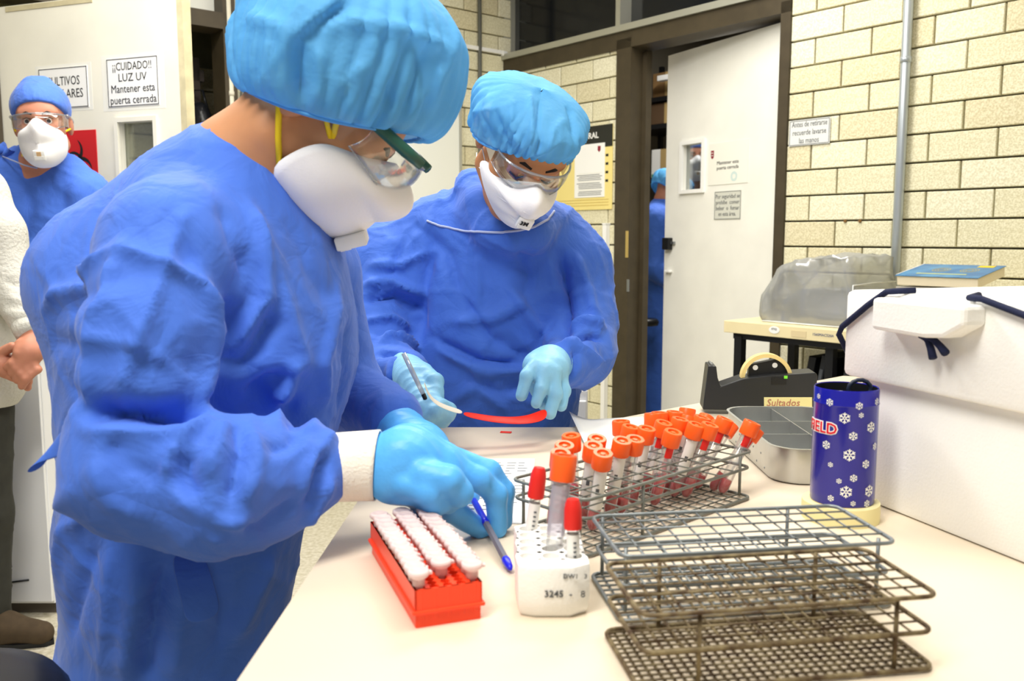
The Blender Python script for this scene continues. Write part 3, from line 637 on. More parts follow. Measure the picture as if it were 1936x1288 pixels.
# ---- wire racks
def wire_rack(name, label, NL, NR, FLt, tiers, mframe, mwire, posts, rf=.0022, rw=.0011, cat='tube rack'):
    NL, NR, FLt = [Vector((q[0], q[1])) for q in (NL, NR, FLt)]; u = (NR-NL); l = u.length; u.normalize(); vv = Vector((-u.y, u.x)); wd = (FLt-NL).dot(vv)
    a = math.atan2(u.y, u.x); o = thing(name, label, cat, T(NL.x, NL.y, TZ) @ RZ(a)); ls, ws = l, wd
    for ti, (z, nl, nw, inset) in enumerate(tiers):
        x0, x1, y0, y1 = inset, l-inset, inset*.5, wd-inset*.5; r = .012; pts = []
        for cx, cy, a0 in ((x1-r, y0+r, -PI/2), (x1-r, y1-r, 0), (x0+r, y1-r, PI/2), (x0+r, y0+r, PI)):
            for k in range(5): t = a0+PI/2*k/4; pts.append((cx+r*math.cos(t), cy+r*math.sin(t), z))
        MB().tube(pts, rf, 8, True).build('frame_ring', mframe, o, None, True)
        g = MB()
        for i in range(1, nw): yy = y0+(y1-y0)*i/nw; g.tube([(x0, yy, z+.001), (x1, yy, z+.001)], rw, 6)
        for i in range(1, nl): xx = x0+(x1-x0)*i/nl; g.tube([(xx, y0, z-.001), (xx, y1, z-.001)], rw, 6)
        g.build('wire_grid', mwire, o, None, True)
    zt = max(t[0] for t in tiers)
    for fx, fy in posts: MB().tube([(l*fx, wd*fy, min(t[0] for t in tiers)), (l*fx, wd*fy, zt)], rf*.95, 8).build('post', mframe, o, None, True)
    return o, NL, u, vv, l, wd
M_galv = mat('galvanised wire', '878E90', .45, .5, var=.25, vscale=60); M_rust = mat('rusty wire', '8A7C5C', .6, .35, col2='4A3826', vscale=70); M_greyw = mat('grey coated wire', '7C7F78', .5, .3, var=.3, vscale=50)
NLt = G(1106, 1059); NRt = G(1420, 944); FLt = G(983, 902, TZ+.07)
_, NL, u, vv, l, wd = wire_rack('wire_tube_rack', 'grey wire rack holding the orange capped tubes', NLt, NRt, FLt, [(.0035, 18, 7, 0), (.047, 10, 4, .002), (.070, 10, 4, 0)], M_greyw, M_greyw, [(.02, .12), (.02, .88), (.98, .12), (.98, .88), (.3, 0), (.7, 1)])
caps = [(418, 305), (375, 350), (350, 398), (368, 455), (590, 305), (565, 350), (628, 400), (755, 320), (840, 310), (745, 205), (810, 240), (915, 250), (955, 135), (1000, 130), (1100, 150), (1185, 105), (1195, 155), (1285, 165), (1030, 205), (1135, 190), (1245, 215), (1090, 265), (1335, 215), (1345, 80), (1370, 115), (1450, 100), (1440, 165), (1550, 105), (1620, 185), (1700, 160)]
lk = {2: 0, 4: 2, 6: 3, 8: 0, 21: 1, 20: 3, 22: 1, 26: 1, 28: 1, 29: 1, 18: 1, 11: 3, 7: 3, 9: 2}
placed = []
rank = {i: k for k, i in enumerate(sorted([q for q in range(len(caps)) if q != 3], key=lambda q: caps[q][0]))}
for i, (zx, zy) in enumerate(caps):
    if i == 3: continue
    px_, py_ = 960+zx/3.48, 740+zy/3.48
    zt = TZ+.113; p = G(px_, py_, zt); q = Vector(p[:2])-NL; uu, v_ = q.dot(u), q.dot(vv)
    # a tube whose top sits outside the rack reaches back into it: slide it towards the camera ray that still passes over the rack
    if v_ > wd-.004:
        for zz in np.arange(zt, TZ+.145, .002):
            p = G(px_, py_, zz); q = Vector(p[:2])-NL; uu, v_ = q.dot(u), q.dot(vv); zt = zz
            if v_ <= wd-.004: break
    lean = .042; du, dv = lean*u.y, lean*vv.y; ub = min(l-.02, max(.018, uu-.012+du-.045*(uu/l)**2)); vb = min(wd-.014, max(.014, v_+dv))
    for it in range(30):
        hit = None
        for (a_, b_) in placed:
            d = math.hypot(a_-ub, b_-vb)
            if d < .0172: hit = (a_, b_, d)
        if not hit: break
        dx, dy = ub-hit[0], vb-hit[1]; d = max(hit[2], 1e-4); ub = min(l-.012, max(.012, hit[0]+dx/d*.0176+.0006*(it % 3-1))); vb = min(wd-.012, max(.012, hit[1]+dy/d*.0176+.0006*(it % 2)))
    placed.append((ub, vb)); base = NL+u*ub+vv*vb; a = Vector((base.x, base.y, TZ+.005)); b = Vector(p)
    b = a+(b-a).normalized()*(L_+.0145)
    side = 'left end' if uu < .1 else ('middle' if uu < .23 else 'right end')
    test_tube('orange capped sample tube, %s cap from the left in the grey wire rack' % ORD[rank[i]], a, b, 'sample tubes at the %s of the grey wire rack' % side, random.choice([0, 1, 2]), lk.get(i, random.choice([0, 0, 3, 0])))
# tubes in the foam rack
FM = fr.matrix_basis
def well(i, j): return FM @ Vector(((i-1)*pfx, (j-2)*pfy+.008, .014))
b0 = well(1, 1); d = Vector(P(1066, 875, b0.y+.012))-b0
o = thing('test_tube', 'tall orange capped clear tube standing in the white foam rack', 'test tube', frame_z(b0, b0+d)); Lb = max(.09, d.length-.012)
MB().lathe([(0, 0), (.006, .001), (.0088, .012), (.0092, Lb)], 16, None, False).build('tube_body', M_tube, o, None, True); link(bpy.data.objects.new('screw_cap', capo), o, T(0, 0, Lb-.004) @ Matrix.Diagonal((1.05, 1.05, 1.3, 1)))
MB().lathe([(.0095, Lb*.45), (.0095, Lb*.9)], 16, None, False).build('paper_label', clear('clear label', (.86, .84, .9), .05, .3, .3, (.85, .82, .92)), o, None, True)
def stopper_tube(label, i, j, px_, py_, wide):
    b0 = well(i, j); top = Vector(P(px_, py_, b0.y+.004)); d = top-b0; L = d.length; o = thing('blood_tube', label, 'test tube', frame_z(b0, top)); ch = .030 if wide else .034
    MB().lathe([(0, 0), (.004, .001), (.0062, .006), (.0062, L-ch+.006)], 14, None, False).build('tube_body', M_tube, o, None, True)
    MB().lathe([(.006, L-ch), (.0088, L-ch), (.0092, L-ch+.004), (.0088, L-.010), (.0076, L-.004), (.006, L), (.003, L-.001), (0, L-.0012)], 16, None, False).build('stopper', M_redcap, o, None, False, 40)
    MB().lathe([(.0065, (L-ch)*.35), (.0065, (L-ch)*.92)], 14, None, False).build('paper_label', M_lab, o, None, True)
    mb = MB()
    for q in range(6): mb.box((.0015, -.0067, (L-ch)*(.45+.07*q)), (.003, .0006, .0018))
    mb.build('printed_text', M_inkg, o)
stopper_tube('red stoppered blood tube at the back of the white foam rack', 0, 4, 1020, 884, False)
stopper_tube('red stoppered blood tube in the front row of the white foam rack', 2, 0, 1083, 944, True)
# ---- two empty wire racks
rkA = wire_rack('wire_tube_rack', 'empty blue grey wire tube rack behind the rusty one', G(1173, 1183), G(1690, 1150), G(1129, 1090), [(.0035, 24, 10, 0), (.036, 12, 5, .004), (.068, 12, 5, 0)], M_galv, M_galv, [(.04, .96), (.04, .2), (.80, 1), (.96, .12)])
rkB = wire_rack('wire_tube_rack', 'empty rusty brown wire tube rack nearest the camera', G(1212, 1318), G(1768, 1271), G(1168, 1196), [(.0035, 30, 14, 0), (.036, 14, 6, .002), (.068, 14, 6, .0)], M_rust, M_rust, [(.19, .03), (.86, .03), (.2, .97), (.8, .97)])
# ---- pen
M_pen = mat('smoky grey barrel', '6C6A74', .2); M_blue = mat('blue pen plastic', '1E26D8', .3)
pa, pb = Vector(P(913, 978, 1.065)), Vector(G(966, 1077, TZ+.006))
pen = thing('ballpoint_pen', 'blue ballpoint pen with a grey barrel held in the gloved hand', 'pen', frame_z(pa, pb)); PL = (pb-pa).length
MB().lathe([(0, -.05), (.0042, -.05), (.0046, .012), (.0046, .02), (0, .02)], 10, None, False).build('end_cap', M_blue, pen, None, True)
MB().lathe([(.0044, .018), (.0046, PL-.022)], 6, None, False).build('barrel', M_pen, pen)
MB().lathe([(.0046, PL-.024), (.0052, PL-.02), (.004, PL-.006), (.0015, PL), (0, PL)], 12, None, False).build('tip_cap', M_blue, pen, None, True)
# ---- papers
def sheet(name, label, corners, m, z=TZ, curl=0, cat='paper'):
    c = [Vector(q) for q in corners]
    def fn(u_, v_):
        p = c[0]*(1-u_)*(1-v_)+c[1]*u_*(1-v_)+c[2]*u_*v_+c[3]*(1-u_)*v_; return (p.x, p.y, z+.0006+curl*max(0, .35-u_)**2*8*v_)
    o = thing(name, label, cat, T(0, 0, 0)); mb = MB(); mb.grid(fn, 12, 12); s_ = mb.build('sheet', m, o, None, True); md = s_.modifiers.new('thick', 'SOLIDIFY'); md.thickness = .0004; md.offset = 1; return o, fn
def g2(px_, py_): return tuple(G(px_, py_)[:2])
o, fn = sheet('printed_form', 'white printed form lying under the gloved writing hand', [g2(800, 985), g2(1000, 992), g2(1012, 868), g2(862, 868)], M_paper)
mb = MB()
for j in range(16):
    for i in range(6):
        if random.random() < .75:
            u0 = .10+i*.14; v0 = .16+j*.05; p0, p1 = Vector(fn(u0, v0)), Vector(fn(u0+random.uniform(.05, .12), v0)); mb.box((p0+p1)/2+Vector((0, 0, .0009)), ((p1-p0).length, .0016, .0003))
mb.build('printed_text', M_inkg, o)
sheet('paper_sheet', 'blank white sheet with a curled corner behind the tube rack', [g2(1110, 850), g2(1270, 850), g2(1215, 788), g2(1076, 797)], M_paper, curl=.02)
o, _ = sheet('paper_scrap', 'tiny red paper scrap on the table below the red strip', [g2(945, 819), g2(966, 820), g2(968, 817), g2(947, 816)], mat('red scrap', 'F0402C', .6))
# ---- masking tape roll and blue can
rc = G(1588, 1001); RC = (P(1588, 975, rc[1]+.048)[0], rc[1]+.048)
tp = thing('masking_tape_roll', 'pale yellow roll of masking tape under the blue can', 'tape roll', T(RC[0], RC[1], TZ)); M_tape = mat('masking tape', 'EDE2A8', .6, var=.05, vscale=30)
MB().lathe([(.038, 0), (.049, 0), (.0495, .012), (.049, .024), (.038, .024), (.038, 0)], 40, None, False).build('tape', M_tape, tp, None, False, 40)
MB().lathe([(.036, .0005), (.038, .0005), (.038, .0245), (.036, .0245), (.036, .0005)], 40, None, False).build('core', mat('tape core', 'CDBB88', .8), tp, None, False, 40)
M_can = mat('royal blue enamel', '1A1A96', .18, spec=.6); CZ0 = TZ+.0245; CH = .152; CR = .0405
can = thing('pencil_can', 'dark blue can printed with white snowflakes standing on the tape roll', 'can', T(RC[0]+.002, RC[1]+.002, CZ0))
MB().lathe([(0, 0), (CR-.001, 0), (CR, .002), (CR, CH-.022), (CR+.0008, CH-.020), (CR, CH-.018), (CR, CH-.002), (CR-.001, CH), (CR-.002, CH-.002), (CR-.002, .004), (0, .004)], 48, None, False).build('shell', M_can, can, None, False, 40)
MB().lathe([(CR-.0025, CH-.001), (CR-.0025, .01)], 40, None, False).build('lining', M_black, can, None, True)
def on_can(pts2, a0, z0, out=.0006):
    return [((CR+out)*math.cos(a0+x/CR), (CR+out)*math.sin(a0+x/CR), z0+y) for x, y in pts2]
def flake(sz, a0, z0):
    mb = MB()
    for k in range(6):
        t = PI/6+k*PI/3; c, s_ = math.cos(t), math.sin(t)
        def bar(x0, x1, w, dx=0, rot=0):
            q = [(x0, -w), (x1, -w), (x1, w), (x0, w)]; cr, sr = math.cos(rot), math.sin(rot); q = [(x*cr-y*sr+dx, x*sr+y*cr) for x, y in q]
            mb.add(on_can([(x*c-y*s_, x*s_+y*c) for x, y in q], a0, z0, .0006+.0001*(rot != 0)), [(0, 1, 2, 3)])
        bar(sz*.12, sz, sz*.10); bar(0, sz*.42, sz*.085, sz*.55, .9); bar(0, sz*.42, sz*.085, sz*.55, -.9)
    return mb.build('snowflake', M_white, can)
ca = -PI/2+math.atan2(RC[0], RC[1])*-1
def can_at(px_, py_, c=1596, r=59): x = max(-.97, min(.97, (px_-c)/r)); return -PI/2-math.atan2(RC[0], RC[1])+math.asin(x), (948-py_)/214*CH
for (px_, py_, s_) in ((1595, 783, 10), (1606, 850, 11), (1603, 918, 11), (1641, 800, 10), (1643, 918, 11), (1568, 757, 7), (1619, 760, 7), (1611, 815, 8), (1635, 867, 8), (1615, 892, 7), (1565, 836, 8), (1623, 777, 5), (1577, 933, 6), (1616, 939, 5), (1640, 941, 7), (1548, 750, 5), (1590, 899, 5), (1649, 755, 7), (1649, 837, 7), (1574, 871, 5)):
    a_, z_ = can_at(px_, py_); flake(s_*.00072, a_, z_)
# red outlined lettering on the can
def can_text(bodytxt, size, m, px_, py_, out, bold):
    t_ = text('lettering', bodytxt, size, m, can, Matrix(), bold=bold); a0, z0 = can_at(px_, py_)
    for v_ in t_.data.vertices:
        x, y, z = v_.co; a_ = a0+x/CR; rr_ = CR+out+z; v_.co = (rr_*math.cos(a_), rr_*math.sin(a_), z0+y)
can_text('FIELD', .020, M_white, 1553, 806, .0006, .0016); can_text('FIELD', .020, mat('red print', 'D81C2C', .4), 1553, 806, .0011, .0002)
sc = thing('scissors', 'scissors with dark handles standing inside the blue can', 'scissors', T(RC[0]+.002, RC[1]+.002, CZ0)); hp = []
for k in range(14): t = 2*PI*k/14; hp.append((.018+.015*math.cos(t), .002, CH-.004+.012*math.sin(t)))
MB().tube(hp, .0028, 8, True).build('handle_loop', mat('navy handle', '20283C', .4), sc, None, True); MB().box((.006, .002, .075), (.008, .002, .12)).build('blade', M_steel, sc); MB().box((-.004, .006, .075), (.008, .002, .12)).build('blade', M_steel, sc)
# ---- styrofoam box
M_eps = mat('white polystyrene', 'F5F4EE', .75, bump=.25, bscale=260, var=.02, vscale=20)
bc = Vector((.492, 1.228)); bd = Vector((.32, -.947)).normalized(); ba = math.atan2(bd.y, bd.x)
BX = Fr((bc.x, bc.y), ba)          # local x along the visible face (towards the camera), y into the box
sb = thing('cooler_box', 'white polystyrene cooler box with a lid tied by dark cord', 'cooler box', T(bc.x, bc.y, TZ) @ RZ(ba)); LB, WBx = .52, .40
MB().box((LB/2, WBx/2, .0925), (LB, WBx, .185), .008).build('body', M_eps, sb, None, False, 40)
lid = MB().box((LB/2, WBx/2, .236), (LB+.036, WBx+.036, .122), .009).build('lid', M_eps, sb, None, False, 40)
h0, h1 = BX.hit(1672, 590, -.03)[0], BX.hit(1850, 600, -.03)[0]
hz1 = BX.hit(1675, 562, -.03)[1]-TZ; hz0 = BX.hit(1675, 622, -.03)[1]-TZ
hm = MB(); d = .034
pr = [(h0, hz1), (h0, hz0), (h0+.6*(h1-h0), hz0-.002), (h0+.8*(h1-h0), hz0+.001), (h1, hz0+.018), (h1, hz1)]
hm.prism([(x, z) for x, z in pr], 0, d, T(0, -.017, 0) @ RX(PI/2)); hb = hm.build('handle_block', M_eps, lid); bv = hb.modifiers.new('round', 'BEVEL'); bv.width = .005; bv.segments = 2
M_cord = mat('navy cord', '141C3C', .8, bump=.4, bscale=400)
cd_ = thing('cord', 'dark navy cord tied around the lid of the white cooler box', 'cord', T(bc.x, bc.y, TZ) @ RZ(ba))
def bxp(px_, py_, yo): x, z = BX.hit(px_, py_, yo); return (x, yo, z-TZ)
yf = -.023
MB().tube([(-.024, .06, .205), (-.024, .0, .200), bxp(1586, 632, yf), bxp(1592, 618, yf), bxp(1640, 578, yf), bxp(1676, 552, yf), bxp(1690, 551, yf-.001), (h0+.02, .0, .302)], .0042, 8).build('strand', M_cord, cd_, None, True)
MB().tube([(h1-.03, .0, .302), bxp(1833, 563, yf-.001), bxp(1855, 565, yf), bxp(1936, 596, yf), bxp(2010, 632, yf)], .0042, 8).build('strand', M_cord, cd_, None, True)
kn = yf-.012
MB().tube([bxp(1748, 634, kn), bxp(1755, 645, kn), bxp(1760, 660, kn), bxp(1764, 678, kn-.002)], [.0045, .0042, .0045, .005], 8).build('tail', M_cord, cd_, None, True)
MB().tube([bxp(1745, 634, kn), bxp(1765, 642, kn), bxp(1778, 655, kn), bxp(1788, 668, kn-.002)], [.0045, .0042, .0045, .0052], 8).build('tail', M_cord, cd_, None, True)
MB().tube([bxp(1740, 634, kn), bxp(1752, 638, kn), bxp(1768, 636, kn)], [.004, .006, .004], 8).build('knot', M_cord, cd_, None, True)
# ---- divided aluminium tray
M_alum = mat('brushed aluminium', 'C4C6C4', .32, .85, var=.1, vscale=25)
tx0, tx1, ty0, ty1, TH = .395, .575, 1.285, 1.62, .056
tr = thing('instrument_tray', 'divided aluminium tray behind the blue can', 'tray', T(0, 0, TZ))
def rrect(x0, x1, y0, y1, r, n=6):
    p = []
    for cx, cy, a0 in ((x1-r, y0+r, -PI/2), (x1-r, y1-r, 0), (x0+r, y1-r, PI/2), (x0+r, y0+r, PI)):
        for k in range(n+1): t = a0+PI/2*k/n; p.append((cx+r*math.cos(t), cy+r*math.sin(t)))
    return p
prof = [(.002, 0.002), (0, .006), (0, TH-.002), (-.003, TH), (.0012, TH), (.0012, .004)]
v = []; f_ = []; n = 28
for off, z_ in prof: v += [(x, y, z_) for x, y in rrect(tx0+off, tx1-off, ty0+off, ty1-off, .045)]
for i in range(len(prof)-1): f_ += [(i*n+k, i*n+(k+1) % n, (i+1)*n+(k+1) % n, (i+1)*n+k) for k in range(n)]
f_.append(tuple(range(n))[::-1]); f_.append(tuple(range(5*n, 6*n)))
MB().add(v, f_).build('pan', M_alum, tr, None, False, 40)
for k in range(2): MB().box(((tx0+tx1)/2, ty0+.12+.1*k, .028), (tx1-tx0-.004, .0015, .048)).build('divider', M_alum, tr)
MB().box((tx0+.09, (ty0+ty1)/2, .028), (.0015, ty1-ty0-.004, .048)).build('divider', M_alum, tr)
rv = MB()
for k in range(12): rv.lathe([(0, .001), (.0018, .0005), (.002, 0)], 6, T(tx0, ty0+.06+.022*k, .012+.018*(k % 2)) @ RY(-PI/2))
rv.build('perforations', M_steel, tr)
nt_ = thing('handwritten_note', 'yellow note with red handwriting propped in the aluminium tray', 'note', T(P(1490, 774, 1.66)) @ RX(-.15)); MB().box((0, 0, 0), (.092, .0006, .046)).build('sheet', mat('note yellow', 'EADF9C', .7), nt_)
text('handwriting', 'Sultados', .019, mat('red ink', 'B87864', .7), nt_, T(-.010, -.0008, .012) @ UPR, shear=.2)
# ---- tape dispenser
dsp = thing('tape_dispenser', 'black desktop tape dispenser with a cream tape ring behind the orange caps', 'tape dispenser', T(P(1430, 776, 1.84)[0], 1.84, TZ) @ RZ(math.radians(-6))); sc_ = 1.84/F/cp
def dz(zx, zy): return ((1300+zx/3.044-1430)*sc_, (776-(460+zy/3.044))*sc_+.004)
side = [dz(*q) for q in ((80, 945), (105, 690), (150, 692), (160, 760), (178, 808), (300, 762), (430, 742), (700, 720), (712, 735), (712, 925), (700, 945))]
mb = MB(); mb.prism(side, 0, .062, T(0, .031, 0) @ RX(PI/2)); b_ = mb.build('housing', mat('black dispenser plastic', '26282B', .35), dsp); bv = b_.modifiers.new('bevel', 'BEVEL'); bv.width = .002; bv.segments = 2
c0 = dz(440, 745); rp = [(c0[0]+.054*math.cos(2*PI*k/40), c0[1]+.054*math.sin(2*PI*k/40)-.006) for k in range(40)]
v = []; f_ = []
for k in range(40):
    a_ = 2*PI*k/40; c, s_ = math.cos(a_), math.sin(a_)
    for rr_, yy in ((.045, -.012), (.053, -.012), (.053, .012), (.045, .012)): v.append((c0[0]+rr_*c, yy-.005, c0[1]-.008+rr_*s_))
for k in range(40):
    m_ = (k+1) % 40
    for q in range(4): f_.append((4*k+q, 4*k+(q+1) % 4, 4*m_+(q+1) % 4, 4*m_+q))
MB().add(v, f_).build('tape_ring', mat('cream tape', 'E8D08C', .45), dsp, None, False, 40)
hub = MB(); hub.prism([dz(*q) for q in ((340, 760), (345, 690), (500, 655), (530, 665), (560, 700), (570, 745))], 0, .02, T(0, .012, 0) @ RX(PI/2)); hub.build('hub', M_black, dsp)
for zx, zy in ((378, 705), (487, 690)): c = dz(zx, zy); MB().lathe([(0, .0005), (.0055, .0005), (.0055, 0)], 14, T(c[0], -.0085, c[1]) @ RX(PI/2)).build('hub_hole', M_white, dsp)
c = dz(537, 748); MB().box((c[0], -.0325, c[1]), (.007, .001, .006)).build('green_sticker', mat('green sticker', '7CE03C', .5), dsp)
c = dz(500, 770); MB().box((c[0], -.0318, c[1]), (.03, .0012, .014)).build('nameplate', M_black, dsp)
MB().box((dz(127, 690)[0], 0, dz(127, 690)[1]+.001), (.004, .056, .004)).build('cutter', M_steel, dsp)
# ================================================================ people
def cloth(name, col, var=.10, crease=.35):
    if name in MATS: return MATS[name]
    m = mat(name, col, .75, var=var, vscale=9, sheen=.15); nt = m.node_tree; N = nt.nodes; L = nt.links; b = N['Principled BSDF']
    tc = [n for n in N if n.type == 'TEX_COORD'][0]
    vo = N.new('ShaderNodeTexVoronoi'); vo.feature = 'DISTANCE_TO_EDGE'; vo.inputs['Scale'].default_value = 9
    nz = N.new('ShaderNodeTexNoise'); nz.inputs['Scale'].default_value = 5; nz.inputs['Detail'].default_value = 2
    mx = N.new('ShaderNodeMix'); mx.data_type = 'VECTOR'; mx.inputs[0].default_value = .25
    L.new(tc.outputs['Object'], nz.inputs['Vector']); L.new(tc.outputs['Object'], mx.inputs[4]); L.new(nz.outputs['Color'], mx.inputs[5]); L.new(mx.outputs[1], vo.inputs['Vector'])
    mr = N.new('ShaderNodeMapRange'); mr.inputs[2].default_value = .25; L.new(vo.outputs['Distance'], mr.inputs[0])
    fine = N.new('ShaderNodeTexNoise'); fine.inputs['Scale'].default_value = 420; L.new(tc.outputs['Object'], fine.inputs['Vector'])
    big = N.new('ShaderNodeTexNoise'); big.inputs['Scale'].default_value = 16; big.inputs['Detail'].default_value = 3; big.inputs['Distortion'].default_value = .8; L.new(tc.outputs['Object'], big.inputs['Vector'])
    b0 = N.new('ShaderNodeBump'); b0.inputs['Strength'].default_value = .5; b0.inputs['Distance'].default_value = .012; L.new(big.outputs['Fac'], b0.inputs['Height'])
    b1 = N.new('ShaderNodeBump'); b1.inputs['Strength'].default_value = crease; b1.inputs['Distance'].default_value = .005; L.new(mr.outputs[0], b1.inputs['Height']); L.new(b0.outputs[0], b1.inputs['Normal'])
    b2 = N.new('ShaderNodeBump'); b2.inputs['Strength'].default_value = .18; b2.inputs['Distance'].default_value = .0008; L.new(fine.outputs['Fac'], b2.inputs['Height']); L.new(b1.outputs[0], b2.inputs['Normal'])
    L.new(b2.outputs[0], b.inputs['Normal']); return m
M_gown = cloth('royal blue gown cloth', '4472D8'); M_gown2 = cloth('deep blue gown cloth', '406ED2'); M_sweater = mat('cream knit', 'C9C7BD', .9, bump=.8, bscale=120, bdist=.004)
M_trous = mat('dark trousers', '34342E', .85, var=.2, vscale=30); M_shoe = mat('brown suede shoe', '4C3E2C', .85, var=.2, vscale=40)
M_skin = mat('warm skin', 'C98F66', .5, sss=.12, var=.08, vscale=25); M_skin2 = mat('tan skin', 'C08458', .5, sss=.12, var=.08, vscale=25); M_skin3 = mat('ruddy skin', 'C4846A', .5, sss=.12, var=.10, vscale=25)
M_glove = mat('light blue nitrile', '5AB2FA', .42, var=.08, vscale=30, bump=.35, bscale=70, bdist=.003); M_glove2 = mat('pale blue nitrile', '8CC8EA', .45, var=.06, vscale=30, bump=.35, bscale=80, bdist=.003)
M_maskw = mat('white respirator', 'F4F3F4', .75, bump=.15, bscale=300); M_yel = mat('yellow elastic', 'EACB1E', .6); M_hair = mat('dark hair', '231A16', .6, bump=.6, bscale=150)
M_cuff = mat('white knit cuff', 'F3EFE2', .9, bump=.6, bscale=250); M_lens = clear('safety lens', (.97, .98, .985), .05, .04); M_gogf = clear('clear goggle frame', (.85, .88, .9), .16, .12, .12, (.8, .84, .88)); M_eye = mat('eye dark', '1C1410', .2); M_eyew = mat('eye white', 'D8D0C8', .3)
def capmat(name, col):
    m = mat(name, col, .7, translucent=.32, var=.10, vscale=10, bump=.5, bscale=28, bdist=.008); nt = m.node_tree; N = nt.nodes; L = nt.links; out = N['Material Output']
    src = out.inputs['Surface'].links[0].from_socket; tr = N.new('ShaderNodeBsdfTransparent'); tr.inputs[0].default_value = (.75, .9, 1, 1); mx = N.new('ShaderNodeMixShader'); mx.inputs[0].default_value = .11
    L.new(src, mx.inputs[1]); L.new(tr.outputs[0], mx.inputs[2]); L.new(mx.outputs[0], out.inputs['Surface']); return m
M_cap = capmat('light blue bouffant cloth', '6EC4FF'); M_capm = cloth('surgical cap cloth', '4A76D6')
class HF:
    """head frame: origin between the ears, axes right / forward / up"""
    def __init__(s, O, f, up):
        s.O = np.array(O, float); s.f = np.array(f, float); s.f /= np.linalg.norm(s.f); up = np.array(up, float); up -= s.f*(up @ s.f); s.u = up/np.linalg.norm(up); s.r = np.cross(s.f, s.u); s.R = np.stack([s.r, s.f, s.u], 1)
    def p(s, r, f, u): return s.O+s.r*r+s.f*f+s.u*u
    def M(s): M = Matrix([list(q) for q in s.R]).to_4x4(); M.translation = Vector(s.O); return M
def face_frame(O, yaw, pitch, roll):
    y, p, r = map(math.radians, (yaw, pitch, roll)); f = np.array([math.sin(y)*math.cos(p), -math.cos(y)*math.cos(p), -math.sin(p)]); up = np.array([math.sin(y)*math.sin(p), -math.cos(y)*math.sin(p), math.cos(p)]); right = np.cross(f, up)
    return HF(O, f, up*math.cos(r)+right*math.sin(r))
def head(parent, hf, skin, neck, h=.0042, lids=True, extra=None, cr=(.055, .086)):
    pts = np.array([hf.O]+[np.array(q[0]) for q in neck]); lo = np.minimum(pts.min(0), hf.O-.16)-.02; hi = np.maximum(pts.max(0), hf.O+.18)+.02; mr = max(q[1] for q in neck); lo[2] = min(lo[2], pts[:, 2].min()-mr)
    for i in (0, 1): lo[i] = min(lo[i], pts[:, i].min()-mr-.02); hi[i] = max(hi[i], pts[:, i].max()+mr+.02)
    F_ = Field(lo, hi, h)
    F_.ell(hf.p(0, .008, cr[0]), (.074, .094, cr[1]), hf.R, .02)
    F_.ell(hf.p(0, .042, -.022), (.061, .062, .085), hf.R, .03); F_.ell(hf.p(0, .078, -.092), (.03, .026, .026), hf.R, .03)
    for s_ in (-1, 1):
        F_.ell(hf.p(.04*s_, .066, -.018), (.03, .03, .03), hf.R, .02); F_.ell(hf.p(.079*s_, -.006, .002), (.010, .02, .032), hf.R, .008); F_.cone(hf.p(.05*s_, .0, -.06), hf.p(.015*s_, .07, -.095), .022, .022, .02)
    F_.ell(hf.p(0, .086, .04), (.056, .018, .02), hf.R, .02); F_.cone(hf.p(0, .100, .022), hf.p(0, .124, -.026), .009, .014, .015)
    for s_ in (-1, 1): F_.ell(hf.p(.031*s_, .112, .014), (.021, .017, .013), hf.R, .008, sub=True)
    for s_ in (-1, 1): F_.ell(hf.p(.031*s_, .088, .014), (.016, .0135, .012 if lids else .008), hf.R, .004)
    F_.ell(hf.p(0, .103, -.052), (.024, .010, .006), hf.R, .006); F_.ell(hf.p(0, .102, -.063), (.02, .010, .006), hf.R, .006)
    F_.chain([hf.p(0, -.015, -.03)]+[q[0] for q in neck], [.055]+[q[1] for q in neck], .03)
    if extra: extra(F_)
    v, Q = F_.net(1); return np_mesh('body', v, Q, skin, parent)
def brows_eyes(parent, hf, open_eyes):
    for s_ in (-1, 1):
        MB().tube([hf.p(.014*s_, .107, .034), hf.p(.03*s_, .104, .040), hf.p(.047*s_, .092, .036)], [.003, .004, .002], 6).build('eyebrow', M_hair, parent, None, True)
        if open_eyes:
            e = MB().lathe([(0.0, -.0112), (.006, -.0095), (.0112, 0), (.006, .0095), (0, .0112)], 14).build('eye', M_eyew, parent, hf.M() @ T(.031*s_, .0925, .013) @ RX(-PI/2), True)
            MB().lathe([(0, .0118), (.0058, .0102), (.0062, .0092)], 14, None, False).build('iris', M_eye, e, None, True)
            MB().tube([hf.p(.019*s_, .1, .02), hf.p(.031*s_, .1065, .0235), hf.p(.044*s_, .096, .02)], [.0014, .0018, .0012], 6).build('upper_lid', M_hair, parent, None, True)
        else:
            MB().tube([hf.p(.018*s_, .099, .008), hf.p(.031*s_, .1035, .004), hf.p(.045*s_, .095, .009)], [.0012, .0022, .0018], 6).build('eyelashes', M_hair, parent, None, True)
def spline(keys, t):
    """smooth closed interpolation through keys (list of vectors)"""
    n = len(keys); x = (t % 1)*n; i = int(x); u = x-i; p = [np.array(keys[(i+k-1) % n], float) for k in range(4)]
    return .5*((2*p[1])+(-p[0]+p[2])*u+(2*p[0]-5*p[1]+4*p[2]-p[3])*u*u+(-p[0]+3*p[1]-3*p[2]+p[3])*u**3)
